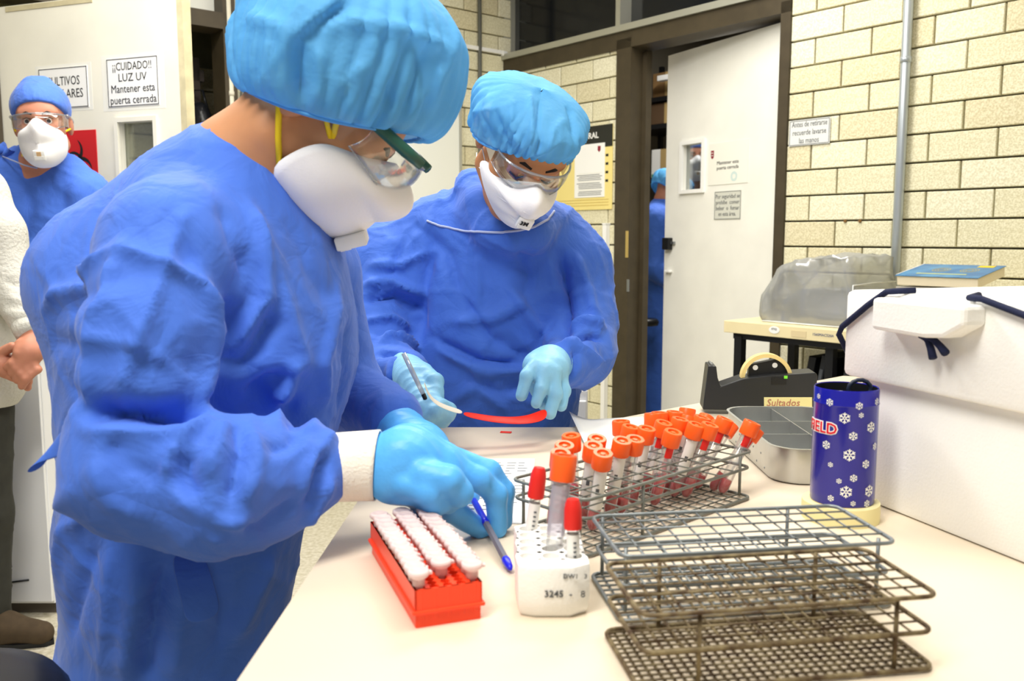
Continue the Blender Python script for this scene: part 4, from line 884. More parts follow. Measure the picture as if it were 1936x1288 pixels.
def respirator(parent, hf, rim, apex, valve=True, panels=False, straps=None, mark=None, nose=.004):
    """cup respirator: rim curve on the face, dome towards the apex (right side given, mirrored); head-frame coordinates"""
    right = [np.array(q, float) for q in rim]; left = [q*np.array([-1, 1, 1]) for q in right[1:-1]][::-1]; keys = right+left
    C = sum(keys)/len(keys); C[0] = 0; D = np.array(apex)-C; ns, nt = 20, 64
    def fn(u_, v_):
        s_ = v_*PI/2; rm = spline(keys, u_); k = math.cos(s_)**.85; q = C+(rm-C)*math.sin(s_)**.8+D*k
        if panels:                                         # flat-fold shape: pressed top and bottom panels
            w = (rm-C)[2]/.06; q = q+np.array([0, -.010*abs(math.sin(2*s_))*(abs(w) > .35), 0])*min(1, max(0, (abs(w)-.35)*3))
        return hf.p(*q)
    mb = MB(); mb.grid(fn, nt, ns, True); o = mb.build('respirator', M_maskw, parent, None, True); sd = o.modifiers.new('s', 'SOLIDIFY'); sd.thickness = .002; sd.offset = 1
    MB().tube([fn(k/nt, 1.0) for k in range(nt)], .0016, 6, True).build('rim', M_maskw, o, None, True)
    def sp(a, b): return Vector(fn(a, b))
    if panels:
        smp = [(np.array(hf.R.T @ (np.array(fn(i/80, j/24))-hf.O))) for i in range(80) for j in range(25)]; A = np.array(smp)
        for h0, bend in ((apex[2]+.022, -.018), (apex[2]-.018, .012)):
            line = []
            for k in range(21):
                lat = (k/20-.5)*.118; z = h0+bend*(lat/.059)**2; d = (A[:, 0]-lat)**2+(A[:, 2]-z)**2; w = np.exp(-d/(2*.004**2)); c = (A*w[:, None]).sum(0)/(w.sum()+1e-12); line.append(hf.p(lat, c[1]+.0015, z))
            MB().tube(line, .0014, 6).build('seam', M_maskw, o, None, True)
    if valve:
        lat, hgt_, vw, vh, vt = (tuple(valve)+(.010,))[:5]; tr_ = BVHTree.FromPolygons([Vector(q) for q in mb.v], mb.f); dr = Vector(hf.R @ np.array([lat, 1.0, hgt_])).normalized(); Cw = Vector(hf.p(*C)); hh = tr_.ray_cast(Cw, dr)
        zax = hh[1].normalized(); zax = zax if zax.dot(dr) > 0 else -zax; x = Vector(hf.r)*-1; y = zax.cross(x).normalized(); x = y.cross(zax)
        Mv = T(hh[0]) @ Matrix((x, y, zax)).transposed().to_4x4()
        va = MB().box((0, 0, vt*.3), (vw, vh, vt), .003).build('valve', M_white, o, Mv, False, 40)
        MB().box((0, -vh*.22, vt*.8+.0005), (vw*.8, vh*.35, .002), .0006).build('valve_slot', M_white, va)
        if mark: text('lettering', mark[0], mark[1], M_ink, va, T(mark[2], mark[3], vt*.8+.0012), bold=.0003)
    if straps:
        for st, mm, rad in straps: MB().tube([hf.p(*q) for q in st], rad, 6).build('strap', mm, o, None, True)
    return o
def bouffant(parent, O, f, up, a, b, hgt, m, band=.8, seed=1, puff=None, pleats=38, sag=.02, lines=None):
    cf = HF(O, f, up); r_ = np.random.default_rng(seed); prof = [(band, 0), (band+.06, -.012), (.94, .07), (1.0, .24), (1.0, .45), (.93, .66), (.66, .86), (.33, .96), (0.02, 1.0)]
    ph = r_.random(8)*6.28; n, mrows = 220, 44
    def fn(u_, v_):
        x = v_*(len(prof)-1); i = min(int(x), len(prof)-2); t = x-i; p0, p1, p2, p3 = [np.array(prof[max(0, min(len(prof)-1, i+k))]) for k in (-1, 0, 1, 2)]
        rho, h_ = .5*((2*p1)+(-p0+p2)*t+(2*p0-5*p1+4*p2-p3)*t*t+(-p0+3*p1-3*p2+p3)*t**3)
        an = 2*PI*u_; fade = max(0, 1-v_*1.1)
        pl = (abs(math.sin(an*pleats/2+1.3*math.sin(3*an+ph[0])+2*v_))-.5)*.12*fade*(.35 if v_ < .08 else 1)*(.6+.4*math.sin(5*an+ph[5]))
        soft = .035*math.sin(3*an+ph[1]+2*v_)*math.sin(PI*min(1, v_*1.1))+.022*math.sin(7*an+ph[2]+4*v_)*math.sin(PI*v_)+.06*(1-abs(math.sin(2.5*an+ph[3]+3*v_)))**4*math.sin(PI*v_)-.05*(1-abs(math.sin(1.5*an+ph[6]-2.2*v_)))**6*math.sin(PI*v_)
        k = rho*(1+pl+soft); q = [b*k*math.sin(an), a*k*math.cos(an), hgt*h_*(1+.04*math.sin(2*an+ph[4]))]
        q[2] -= sag*math.sin(an)**2*max(0, 1-3*v_)
        if puff: q = puff(q, an, v_)
        return cf.p(*q)
    mb = MB(); mb.grid(fn, n, mrows, True)
    if lines:
        V_ = np.array(mb.v, float); Q_ = np.array(mb.f); nr = vnormals(V_, Q_)
        if (nr*(V_-V_.mean(0))).sum() < 0: Q_ = Q_[:, ::-1]
        V_ = folds(V_, Q_, lines); mb.v = [tuple(q) for q in V_]
    o = mb.build('bouffant_cap', m, parent, None, True)
    MB().tube([fn(k/110, 0.0) for k in range(110)], .0026, 6, True).build('elastic_band', m, o, None, True); return o
def hair(parent, hf, s_=1.0, cu=.062, ru=.092):
    F_ = Field(hf.O-.17, hf.O+.2, .006); F_.ell(hf.p(0, -.004, cu), (.083*s_, .103*s_, ru*s_), hf.R, .01); F_.cut(hf.p(0, .05, .03), hf.u*-.8+hf.f*.6); v, Q = F_.net(1); return np_mesh('hair', v, Q, M_hair, parent)
def goggles(parent, hf, temple_m, w=.074, fwd=.128, top=.042, bot=-.012, droop=0, brow_m=None, temple_h=.012, tf=None):
    o = bpy.data.objects.new('safety_goggles', None); link(o, parent); o.empty_display_size = .02
    def fn(u_, v_):
        a_ = (u_-.5)*2*math.radians(78); x = w*math.sin(a_)*1.02; y = .045+(fwd-.045)*math.cos(a_)**.8+.006*math.sin(v_*PI); notch = .020*math.exp(-(x/.012)**2)
        z = bot+notch+droop*0+(top-bot-notch-.006*(x/w)**2)*v_-(.004)*(1-v_)*(x/w)**2*-3; return hf.p(x, y, z)
    ls = MB(); ls.grid(fn, 41, 9); l_ = ls.build('lens', M_lens, o, None, True); sd = l_.modifiers.new('s', 'SOLIDIFY'); sd.thickness = .0018
    MB().tube([fn(k/40, 1) for k in range(41)], .0022, 6).build('brow_bar', brow_m or M_gogf, o, None, True); MB().tube([fn(k/40, 0) for k in range(41)], .0012, 6).build('lower_edge', M_gogf, o, None, True)
    for s_ in (-1, 1):
        if tf: MB().tube([hf.p(s_*w*.86, .150, top+.004), hf.p(s_*w*.97, .125, top), hf.p(s_*w*1.03, .07, top-.008), hf.p(s_*w*1.05, .02, top-.024), hf.p(s_*w*1.04, -.03, top-.034)], [temple_h*.4, temple_h*.5, temple_h*.5, temple_h*.45, temple_h*.3], 8).build('temple', temple_m, o, None, True)
        else: MB().tube([hf.p(s_*w*1.03, .06, top-.006), hf.p(s_*w*1.06, .02, top-.010), hf.p(s_*w*1.08, -.03, top-.016), hf.p(s_*w*1.05, -.06, top-.022)], [temple_h*.45, temple_h*.4, temple_h*.35, temple_h*.3], 8).build('temple', temple_m, o, None, True)
        sh_ = MB(); sh_.grid(lambda u_, v_: hf.p(s_*(w*1.03-.002*u_), .025+.04*u_, bot+.008+(top-bot-.012)*v_), 6, 4); sh_.build('side_shield', M_lens, o, None, True)
    return o
def hand_glove(parent, name, m, palm, fingers, h=.0026, smooth=1):
    pts = np.array([q for c in palm for q in (c[0], c[1])]+[q for fg in fingers for q in fg[0]]); F_ = Field(pts.min(0)-.06, pts.max(0)+.06, h)
    for c in palm: F_.cone(c[0], c[1], c[2], c[3], .018, **(c[4] if len(c) > 4 else {}))
    for p_, r_ in fingers:
        G_ = Field(pts.min(0)-.06, pts.max(0)+.06, h); G_.chain(p_, r_, .006); hh = np.clip(.5+.5*(F_.F-G_.F)/.006, 0, 1); F_.F = F_.F*(1-hh)+G_.F*hh-.006*hh*(1-hh)
    v, Q = F_.net(smooth); nr = vnormals(v, Q); v = v+nr*(.0007*vnoise(v, 160, 3)+.0009*(1-2*np.abs(vnoise(v*np.array([1, 1, .35]), 190, 4, 3))))[:, None]; return np_mesh(name, v, Q, m, parent)
def crumple(v, Q, amp, seed):
    nr = vnormals(v, Q); a = vnoise(v, 26, seed, 4); b = vnoise(v*np.array([1, 1, .45]), 55, seed+1, 4); return v+nr*(amp*(1-2*np.abs(a))+amp*.6*(1-2*np.abs(b)))[:, None]
def shoes(parent, xs, y, facing, m=M_black):
    for x, yy in xs:
        F_ = Field((x-.2, yy-.2, -.01), (x+.2, yy+.2, .15), .008); fx = np.array([math.cos(facing), math.sin(facing), 0]); p = np.array([x, yy, .035]); F_.cone(p-fx*.08, p+fx*.10, .038, .036, .03); F_.cone(p-fx*.07+[0, 0, .05], p-fx*.06, .04, .042, .03); F_.cut((x, yy, .003), (0, 0, -1)); v, Q = F_.net(1); np_mesh('shoe', v, Q, m, parent)
# ---------------------------------------------------------------- woman in the foreground (profile, writing)
A = thing('person', 'woman in blue gown and puffy light blue cap bending over the microtube rack', 'person', T(-.45, 1.2, 0))
A.matrix_basis = Matrix()
HA = HF(P(595, 205, 1.18), (.64, 0.05, -.77), (.77, 0, .64))
head(A, HA, M_skin, [(P(528, 252, 1.18), .057), (P(455, 325, 1.19), .07), (P(420, 400, 1.2), .10)])
brows_eyes(A, HA, False); hair(A, HA)
F_ = Field((-.85, .80, .12), (-.02, 1.58, 1.38), .0062)
F_.chain([(P(330, 1330, 1.24)*[1, 1, 0]+[0, 0, .14]), P(330, 1330, 1.24), P(345, 1010, 1.22), P(385, 780, 1.21), P(412, 610, 1.20), P(445, 490, 1.20)], [.185, .16, .155, .170, .185, .130], .05)
F_.chain([P(290, 800, 1.2), P(226, 540, 1.2), P(405, 405, 1.2), P(455, 352, 1.19)], [.100, .106, .10, .084], .045)
F_.chain([P(340, 470, 1.06), P(450, 470, 1.2), P(580, 520, 1.42)], [.08, .10, .08], .04)
F_.chain([P(580, 520, 1.42), P(650, 745, 1.45), P(745, 790, 1.33)], [.08, .06, .046], .03)
F_.chain([P(318, 480, 1.04), P(278, 620, .99), P(262, 880, .96)], [.080, .068, .077], .03)
F_.chain([P(262, 885, .96), P(420, 918, .965), P(530, 900, 1.0), P(592, 884, 1.012)], [.077, .080, .064, .046], .025)
F_.cone(P(418, 772, 1.0), P(505, 782, 1.04), .028, .030, .02, sub=True)
v, Q = F_.net(1)
v = folds(v, Q, [
    ([(353, 392), (309, 517), (258, 649), (228, 723), (221, 774)], 0.0077, 0.0090),
    ([(225, 465), (272, 484), (317, 502), (383, 539), (401, 583)], 0.0110, 0.0100),
    ([(221, 469), (169, 509), (110, 553), (81, 590)], 0.0110, 0.0100),
    ([(243, 517), (184, 553), (118, 590)], -0.0077, 0.0140),
    ([(225, 472), (191, 561), (169, 671), (158, 774)], 0.0110, 0.0110),
    ([(383, 542), (403, 620), (390, 708), (383, 774)], 0.0132, 0.0140),
    ([(434, 561), (442, 634), (412, 708)], -0.0176, 0.0180),
    ([(471, 384), (493, 487), (502, 568), (464, 634), (431, 671)], 0.0154, 0.0120),
    ([(515, 583), (486, 657), (442, 708)], -0.0154, 0.0140),
    ([(508, 458), (537, 561), (559, 634), (582, 693)], 0.0088, 0.0120),
    ([(582, 686), (552, 701), (534, 752), (526, 796)], 0.0154, 0.0110),
    ([(559, 708), (508, 723), (471, 752)], -0.0132, 0.0140),
    ([(567, 737), (559, 782), (552, 811)], -0.0132, 0.0120),
    ([(640, 546), (626, 627), (611, 686), (611, 774)], 0.0099, 0.0110),
    ([(662, 605), (655, 679), (640, 774)], -0.0088, 0.0130),
    ([(412, 384), (442, 458), (471, 531)], -0.0077, 0.0140),
    ([(324, 414), (346, 472), (368, 509)], -0.0055, 0.0120),
    ([(545, 406), (582, 509), (626, 576)], -0.0055, 0.0160),
    ([(158, 776), (221, 780), (309, 783), (390, 783)], -0.0440, 0.0120),
    ([(158, 800), (221, 805), (309, 811), (383, 789)], 0.0132, 0.0130),
    ([(96, 649), (147, 664), (177, 686)], -0.0066, 0.0120),
    ([(88, 723), (132, 737), (158, 752)], -0.0088, 0.0120),
    ([(169, 634), (243, 649), (309, 686), (368, 723)], 0.0066, 0.0090),
    ([(258, 664), (309, 693), (368, 701)], -0.0055, 0.0100),
    ([(401, 787), (346, 830), (320, 877), (309, 907)], 0.0143, 0.0120),
    ([(353, 855), (346, 899), (368, 944)], -0.0132, 0.0120),
    ([(434, 796), (412, 848), (383, 899)], 0.0110, 0.0100),
    ([(442, 796), (460, 855), (442, 922), (434, 951)], -0.0121, 0.0120),
    ([(471, 811), (486, 870), (456, 951)], 0.0110, 0.0110),
    ([(331, 922), (375, 966), (412, 988), (478, 988)], 0.0110, 0.0110),
    ([(368, 951), (420, 1002), (501, 995), (582, 929)], -0.0110, 0.0120),
    ([(412, 1032), (420, 1002), (471, 1002)], 0.0066, 0.0120),
    ([(626, 811), (589, 877), (559, 966)], 0.0110, 0.0090),
    ([(618, 855), (600, 899), (582, 966)], -0.0110, 0.0090),
    ([(626, 899), (604, 951), (574, 995)], 0.0099, 0.0090),
    ([(611, 796), (574, 841), (515, 877)], 0.0099, 0.0100),
    ([(589, 811), (545, 848), (508, 855)], -0.0088, 0.0100),
    ([(206, 826), (243, 885), (309, 899)], -0.0066, 0.0140),
    ([(169, 870), (206, 944), (280, 988)], 0.0066, 0.0140),
    ([(147, 922), (125, 1002), (107, 1106)], 0.0110, 0.0140),
    ([(184, 1025), (158, 1106), (132, 1209)], -0.0099, 0.0160),
    ([(280, 1061), (258, 1142), (236, 1282)], 0.0154, 0.0150),
    ([(309, 1061), (291, 1150), (272, 1282)], -0.0154, 0.0150),
    ([(353, 1076), (339, 1187), (331, 1282)], 0.0110, 0.0160),
    ([(442, 1061), (427, 1150), (412, 1260)], -0.0110, 0.0180),
    ([(515, 1047), (486, 1120), (442, 1209)], 0.0110, 0.0160),
    ([(213, 1047), (206, 1150), (191, 1282)], 0.0088, 0.0140)])
v = facets(v, Q, .0028, 70, 5, (1, 1, .6), .03); v = facets(v, Q, .0016, 170, 6, (1, 1, .6), .03)
gA = np_mesh('gown', v, Q, M_gown, A)
def ribbon(name, pts, wv, m, parent, th=.0012):
    pts = [Vector(p) for p in pts]; wv = [Vector(w) for w in wv]; mb = MB(); n = len(pts); vv_ = []
    for p, w in zip(pts, wv): vv_ += [p-w, p+w]
    mb.add(vv_, [(2*i, 2*i+1, 2*i+3, 2*i+2) for i in range(n-1)]); o = mb.build(name, m, parent, None, True); s_ = o.modifiers.new('s', 'SOLIDIFY'); s_.thickness = th; s2 = o.modifiers.new('sub', 'SUBSURF'); s2.levels = 2; s2.render_levels = 2; return o
ribbon('tie', [P(165, 818, .945), P(138, 828, .94), P(105, 842, .945), P(78, 858, .95), P(66, 892, .955)], [(.004, 0, .018), (.004, 0, .017), (.006, 0, .017), (.012, .004, .012), (.012, .004, .004)], M_gown, gA)
ribbon('tie', [P(350, 1035, 1.03), P(366, 1090, 1.0), P(380, 1140, .99), P(386, 1178, .985)], [(.020, .004, .002), (.020, .008, .0), (.020, .010, 0), (.019, .010, .003)], M_gown, gA)
cu = MB(); cw = [P(612, 885, 1.015), P(650, 883, 1.02), P(690, 881, 1.025), P(714, 880, 1.028)]
def cuff_fn(u_, v_):
    i = v_*3; k = min(2, int(i)); t = i-k; c = cw[k]*(1-t)+cw[k+1]*t; a_ = 2*PI*u_; return (c[0]+.003*math.sin(a_), c[1]+.034*math.cos(a_)*(1+.03*v_), c[2]+(.041+.002*v_)*math.sin(a_))
cu.grid(cuff_fn, 40, 10, True); o = cu.build('cuff', M_cuff, gA, None, True); o.modifiers.new('s', 'SOLIDIFY').thickness = .002
hand_glove(A, 'glove', M_glove, [
    (P(742, 880, 1.03), P(770, 870, 1.03), .036, .038), (P(760, 868, 1.03), P(835, 882, 1.04), .036, .028), (P(745, 912, 1.02), P(800, 925, 1.015), .026, .022), (P(780, 850, 1.05), P(860, 885, 1.06), .026, .018), (P(800, 905, 1.03), P(850, 920, 1.03), .024, .018)],
    [([P(770, 915, 1.00), P(812, 930, .992), P(826, 948, 1.0), P(800, 962, 1.02)], [.017, .0165, .0155, .014]),
     ([P(800, 895, 1.00), P(848, 908, .992), P(868, 930, 1.0), P(846, 950, 1.02)], [.018, .017, .016, .014]),
     ([P(845, 880, 1.04), P(905, 905, 1.045), P(938, 935, 1.055), P(940, 1000, 1.062)], [.017, .0145, .0135, .012]),
     ([P(850, 868, 1.07), P(925, 892, 1.075), P(952, 930, 1.08), P(952, 985, 1.08)], [.017, .0145, .0130, .0115]),
     ([P(800, 930, 1.05), P(852, 962, 1.045), P(905, 1000, 1.06)], [.020, .0155, .013])])
hand_glove(A, 'glove', M_glove, [(P(745, 800, 1.32), P(800, 850, 1.24), .034, .034), (P(800, 850, 1.24), P(830, 880, 1.2), .034, .026)], [([P(830+8*i, 875+6*i, 1.21-.012*i), P(868+6*i, 895+4*i, 1.19-.01*i), P(880+4*i, 930+2*i, 1.175-.008*i)], [.014, .013, .012]) for i in range(4)]+[([P(800, 880, 1.19), P(835, 915, 1.16)], [.016, .013])], .0035)
respirator(A, HA, [(0, .122, .034), (.022, .110, .024), (.046, .094, .010), (.065, .072, -.002), (.073, .052, -.018), (.075, .040, -.045), (.066, .036, -.080), (.035, .056, -.100), (0, .072, -.108)], (0, .160, -.036),
    valve=(0, -.50, .036, .042, .018), mark=('3M', .009, 0, .004),
    straps=[([(.064, .040, -.078), (.074, .012, -.052), (.080, -.02, -.02), (.078, -.05, .01)], M_yel, .0040), ([(.062, .058, -.008), (.071, .044, .014), (.076, .03, .04), (.078, .02, .06)], M_yel, .0040), ([(.064, .055, -.006), (.073, .036, .006), (.0745, .030, .013)], M_yel, .0034), ([(-.064, .040, -.078), (-.076, .0, -.04), (-.078, -.05, .01)], M_yel, .004)])
goggles(A, HA, mat('dark green temple', '2C5A4E', .3), .077, .150, .058, -.004, temple_h=.017, tf=True)
bouffant(A, P(632, 214, 1.18), (.96, 0.02, -.25), (.25, 0, .96), .150, .126, .190, M_cap, .78, 3, sag=.018, lines=[
    ([(661, 2), (609, 41), (564, 71), (560, 123), (564, 200)], -.016, .012), ([(640, 5), (590, 40), (548, 75), (545, 140), (548, 195)], .009, .009), ([(469, 32), (512, 45), (555, 63)], .008, .008), ([(586, 56), (661, 41), (735, 52), (800, 72), (858, 97)], .009, .009), ([(709, 60), (706, 149)], .005, .006), ([(787, 130), (784, 201)], .005, .005), ([(508, 70), (515, 130), (525, 185)], .006, .006), ([(690, 125), (660, 150), (640, 172)], .006, .006), ([(740, 150), (735, 205)], -.005, .005), ([(830, 120), (820, 200)], .005, .006), ([(600, 90), (610, 150), (600, 195)], .005, .006)])
mb = MB(); mb.tube([(-.50, 1.14, .5), (-.50, 1.14, .06)], [.085, .06], 14); mb.build('trouser_leg', M_trous, A, None, True); MB().tube([(-.44, 1.32, .5), (-.44, 1.32, .06)], [.085, .06], 14).build('trouser_leg', M_trous, A, None, True); shoes(A, [(-.48, 1.14), (-.42, 1.32)], 0, 0)
# ---------------------------------------------------------------- woman across the table
B = thing('person', 'woman facing the camera behind the table, looking down at a red strip', 'person')
HB = face_frame(P(986, 275, 1.71), 13, 46, -13)
head(B, HB, M_skin2, [(P(968, 365, 1.80), .052), (P(945, 430, 1.88), .062), (P(935, 470, 1.92), .09)], cr=(.042, .062))
brows_eyes(B, HB, False); hair(B, HB, .95, .044, .064)
F_ = Field((-.50, 1.55, .12), (.34, 2.2, 1.34), .0066)
F_.chain([P(735, 495, 1.92), P(830, 440, 1.93), P(915, 405, 1.93)], [.085, .075, .062], .04); F_.chain([P(1085, 500, 1.92), P(1040, 450, 1.92), P(960, 415, 1.93)], [.078, .068, .06], .04)
F_.chain([P(895, 352, 1.88), P(912, 385, 1.82), P(930, 430, 1.79)], [.040, .036, .030], .02)
F_.chain([P(885, 385, 1.92), P(905, 400, 1.84), P(935, 440, 1.79), P(968, 452, 1.78), P(1008, 440, 1.79), P(1032, 415, 1.86)], [.045, .036, .032, .030, .032, .04], .02)
F_.ell(P(920, 560, 1.92), (.225, .125, .20), None, .06); F_.ell(P(925, 720, 1.92), (.20, .135, .22), None, .06)
F_.cone(P(928, 760, 1.95), P(928, 760, 1.95)*[1, 1, 0]+[0, 0, .14], .175, .20, .05, (0, 1, 0), .8)
F_.chain([P(1085, 500, 1.92), P(1104, 600, 1.88), P(1098, 668, 1.82), P(1062, 690, 1.71)], [.078, .066, .068, .046], .03)
F_.chain([P(735, 495, 1.92), P(705, 600, 1.87), P(715, 700, 1.80), P(768, 705, 1.70)], [.085, .072, .070, .046], .03)
v, Q = F_.net(1)
v = folds(v, Q, [(p_, a_*1.7, w_*.8) for p_, a_, w_ in [
    ([(780, 420), (850, 480), (870, 560)], -.006, .014), ([(820, 450), (800, 540), (790, 640)], -.012, .02), ([(700, 500), (760, 500), (820, 470)], .008, .012), ([(690, 540), (740, 530), (800, 560)], .012, .012), ([(690, 570), (750, 560), (790, 590)], -.012, .012), ([(690, 610), (740, 600), (780, 620)], .009, .010),
    ([(880, 560), (930, 640), (1010, 680)], -.008, .016), ([(850, 610), (930, 600), (1000, 560)], .008, .016), ([(960, 540), (1000, 600), (1040, 640)], .008, .014), ([(820, 640), (900, 680), (990, 690)], -.010, .014), ([(830, 660), (910, 700), (1000, 700)], .010, .012), ([(900, 480), (905, 540), (900, 600)], .005, .012),
    ([(1060, 480), (1075, 560), (1060, 640)], -.016, .016), ([(1090, 480), (1110, 540), (1125, 600)], .007, .012), ([(1070, 620), (1110, 610), (1140, 620)], .012, .010), ([(1080, 640), (1110, 635), (1140, 640)], -.012, .010), ([(1060, 650), (1095, 660), (1130, 690)], .010, .010), ([(1075, 720), (1090, 690), (1085, 660)], -.008, .008),
    ([(720, 650), (740, 640), (790, 660)], .012, .010), ([(715, 670), (745, 665), (780, 680)], -.010, .008), ([(735, 690), (742, 720), (740, 760)], .008, .008), ([(880, 720), (950, 740), (1020, 720)], -.006, .014), ([(860, 760), (900, 730), (960, 780)], .005, .012), ([(980, 470), (1000, 520), (990, 580)], -.005, .014), ([(760, 460), (740, 520), (700, 560)], -.006, .010)]])
v = facets(v, Q, .0050, 80, 15, (.8, 1, .8), .03); v = facets(v, Q, .0026, 220, 16, (1, 1, .6), .03)
gB = np_mesh('gown', v, Q, M_gown2, B)
# neckline: stitched outer hem lying on the chest, inner collar
tb_ = BVHTree.FromPolygons([Vector(q) for q in v], [tuple(q) for q in Q.tolist()])
def on_cloth(px_, py_, lift=.002):
    h_ = tb_.ray_cast(Vector((0, 0, CZ)), Vector(ray(px_, py_)).normalized()); return (h_[0]+h_[1]*lift) if h_[0] is not None else Vector(P(px_, py_, 1.8))
hem = [(808, 418), (830, 427), (855, 433), (880, 437), (915, 439), (950, 440), (980, 437), (1010, 430), (1035, 416), (1047, 400)]
hemf = [(np.interp(t, range(len(hem)), [q[0] for q in hem]), np.interp(t, range(len(hem)), [q[1] for q in hem])) for t in np.linspace(0, len(hem)-1, 60)]
MB().tube([on_cloth(*q) for q in hemf], .0024, 6).build('stitched_hem', mat('pale stitching', 'A9B4D8', .8), gB, None, True)
hand_glove(B, 'glove', M_glove2, [(P(768, 698, 1.70), P(785, 722, 1.63), .034, .036), (P(785, 722, 1.63), P(800, 755, 1.58), .036, .030)],
    [([P(772, 740, 1.60), P(772, 775, 1.57), P(800, 795, 1.545), P(838, 797, 1.545)], [.015, .0145, .014, .0125]), ([P(785, 745, 1.585), P(785, 775, 1.555), P(812, 788, 1.535), P(848, 788, 1.54)], [.015, .0145, .0135, .012]), ([P(798, 745, 1.575), P(800, 770, 1.545), P(825, 778, 1.53), P(852, 778, 1.54)], [.015, .014, .013, .0115]), ([P(808, 740, 1.575), P(818, 758, 1.55), P(834, 768, 1.535), P(848, 772, 1.545)], [.014, .013, .012, .011]), ([P(800, 705, 1.62), P(822, 722, 1.585), P(826, 752, 1.56)], [.018, .0155, .013])])
hand_glove(B, 'glove', M_glove2, [(P(1058, 688, 1.72), P(1038, 690, 1.65), .033, .034), (P(1038, 690, 1.65), P(1030, 706, 1.60), .034, .027), (P(1012, 692, 1.63), P(1050, 700, 1.62), .024, .024)],
    [([P(1012, 692, 1.60), P(996, 712, 1.58), P(986, 748, 1.572)], [.0145, .0125, .0105]), ([P(1028, 700, 1.59), P(1024, 735, 1.572), P(1014, 762, 1.566)], [.0135, .012, .0105]), ([P(1046, 705, 1.595), P(1050, 745, 1.58), P(1040, 782, 1.57)], [.0135, .0125, .011]), ([P(1058, 705, 1.62), P(1067, 740, 1.605), P(1061, 768, 1.59)], [.0135, .0115, .010]), ([P(1010, 700, 1.64), P(1014, 735, 1.63), P(1028, 765, 1.61)], [.016, .0125, .011])], .0022)
respirator(B, HB, [(0, .122, .016), (.03, .102, -.004), (.056, .076, -.014), (.071, .046, -.020), (.074, .032, -.038), (.056, .044, -.072), (.030, .066, -.098), (0, .076, -.106)], (0, .156, -.042), valve=(0, -.10, .030, .026), panels=True, mark=('3M', .013, -.003, .003),
    straps=[([(.066, .034, -.034), (.074, -.002, -.02), (.078, -.03, 0), (.075, -.06, .02)], M_white, .0011), ([(.064, .040, -.05), (.068, .0, -.066), (.06, -.04, -.07)], M_white, .0011)])
goggles(B, HB, M_gogf, .074, .128, .040, -.010)
bouffant(B, HB.p(.008, -.004, .040), HB.f+HB.u*.12, HB.u-HB.f*.12, .118, .110, .080, M_cap, .86, 9, sag=.034, lines=[([(965, 185), (968, 240), (985, 280)], .006, .006), ([(1000, 175), (1005, 230), (1000, 285)], .006, .006), ([(935, 200), (950, 250), (965, 285)], -.006, .006), ([(1075, 200), (1085, 260), (1090, 310)], -.008, .008), ([(1070, 225), (1045, 250), (1035, 290)], .006, .006), ([(915, 230), (918, 260), (925, 285)], .005, .006), ([(1020, 190), (1018, 240), (1015, 290)], -.005, .005)])
for x_ in (-.08, .08): MB().tube([(-.05+x_, 1.97, .4), (-.05+x_, 1.97, .06)], [.08, .06], 14).build('trouser_leg', M_trous, B, None, True)
shoes(B, [(-.13, 1.96), (.03, 1.96)], 0, -PI/2)
# red strip and pipette in her hands
stp = thing('flexible_strip', 'bent strip, cream at one end and red at the other, held between both hands', 'strip')
def rib2(name, px, m):
    c = [P(x, y, Y) for x, y, Y, w in px]; ribbon(name, c, [(0, w*.92, w*.38) for *_, w in px], m, stp, .0012)
rib2('cream_end', [(801, 722, 1.50, .005), (808, 745, 1.495, .006), (822, 762, 1.49, .007), (850, 774, 1.495, .008), (876, 781, 1.50, .008)], mat('cream strip', 'E6E0D0', .5))
rib2('red_end', [(874, 781, 1.50, .008), (905, 788, 1.505, .010), (945, 794, 1.51, .011), (985, 795, 1.52, .013), (1012, 790, 1.53, .017), (1036, 780, 1.54, .021)], mat('red film', 'FF4A30', .3, translucent=.65))
pp = thing('glass_pipette', 'thin grey glass pipette in the left gloved fist of the facing woman', 'pipette')
MB().tube([P(763, 668, 1.545), P(782, 708, 1.54), P(800, 745, 1.538)], [.0045, .0045, .004], 10).build('barrel', clear('smoky glass', (.8, .82, .86), .2, .08, .4, (.7, .72, .76)), pp, None, True); MB().tube([P(800, 745, 1.538), P(815, 780, 1.55), P(826, 810, 1.555)], [.004, .0035, .002], 10).build('tip', M_black, pp, None, True)
# ---------------------------------------------------------------- man by the cream door
Cm = thing('person', 'man in blue surgical cap and goggles standing before the cream door', 'person')
HC = face_frame(P(82, 240, 2.92), 20, 4, 4)
head(Cm, HC, M_skin3, [(P(78, 310, 2.98), .062), (P(72, 350, 3.0), .075), (P(70, 390, 3.0), .10)], .0055, lids=False); brows_eyes(Cm, HC, True)
F_ = Field((-2.1, 2.7, .1), (-1.15, 3.28, 1.62), .010)
F_.chain([P(-45, 365, 3.0), P(20, 330, 3.02), P(70, 318, 3.02), P(125, 335, 3.02), P(160, 372, 3.0)], [.08, .07, .075, .07, .08], .04)
F_.ell(P(60, 450, 3.0), (.215, .125, .26), None, .06); F_.cone(P(60, 560, 3.0), P(60, 560, 3.0)*[1, 1, 0]+[0, 0, .14], .16, .18, .06, (0, 1, 0), .75)
F_.chain([P(-45, 365, 3.0), P(-50, 500, 2.98), P(-20, 590, 2.88)], [.08, .07, .06], .03); F_.chain([P(160, 372, 3.0), P(162, 500, 2.99), P(120, 590, 2.88), P(60, 600, 2.84)], [.08, .07, .06, .055], .03)
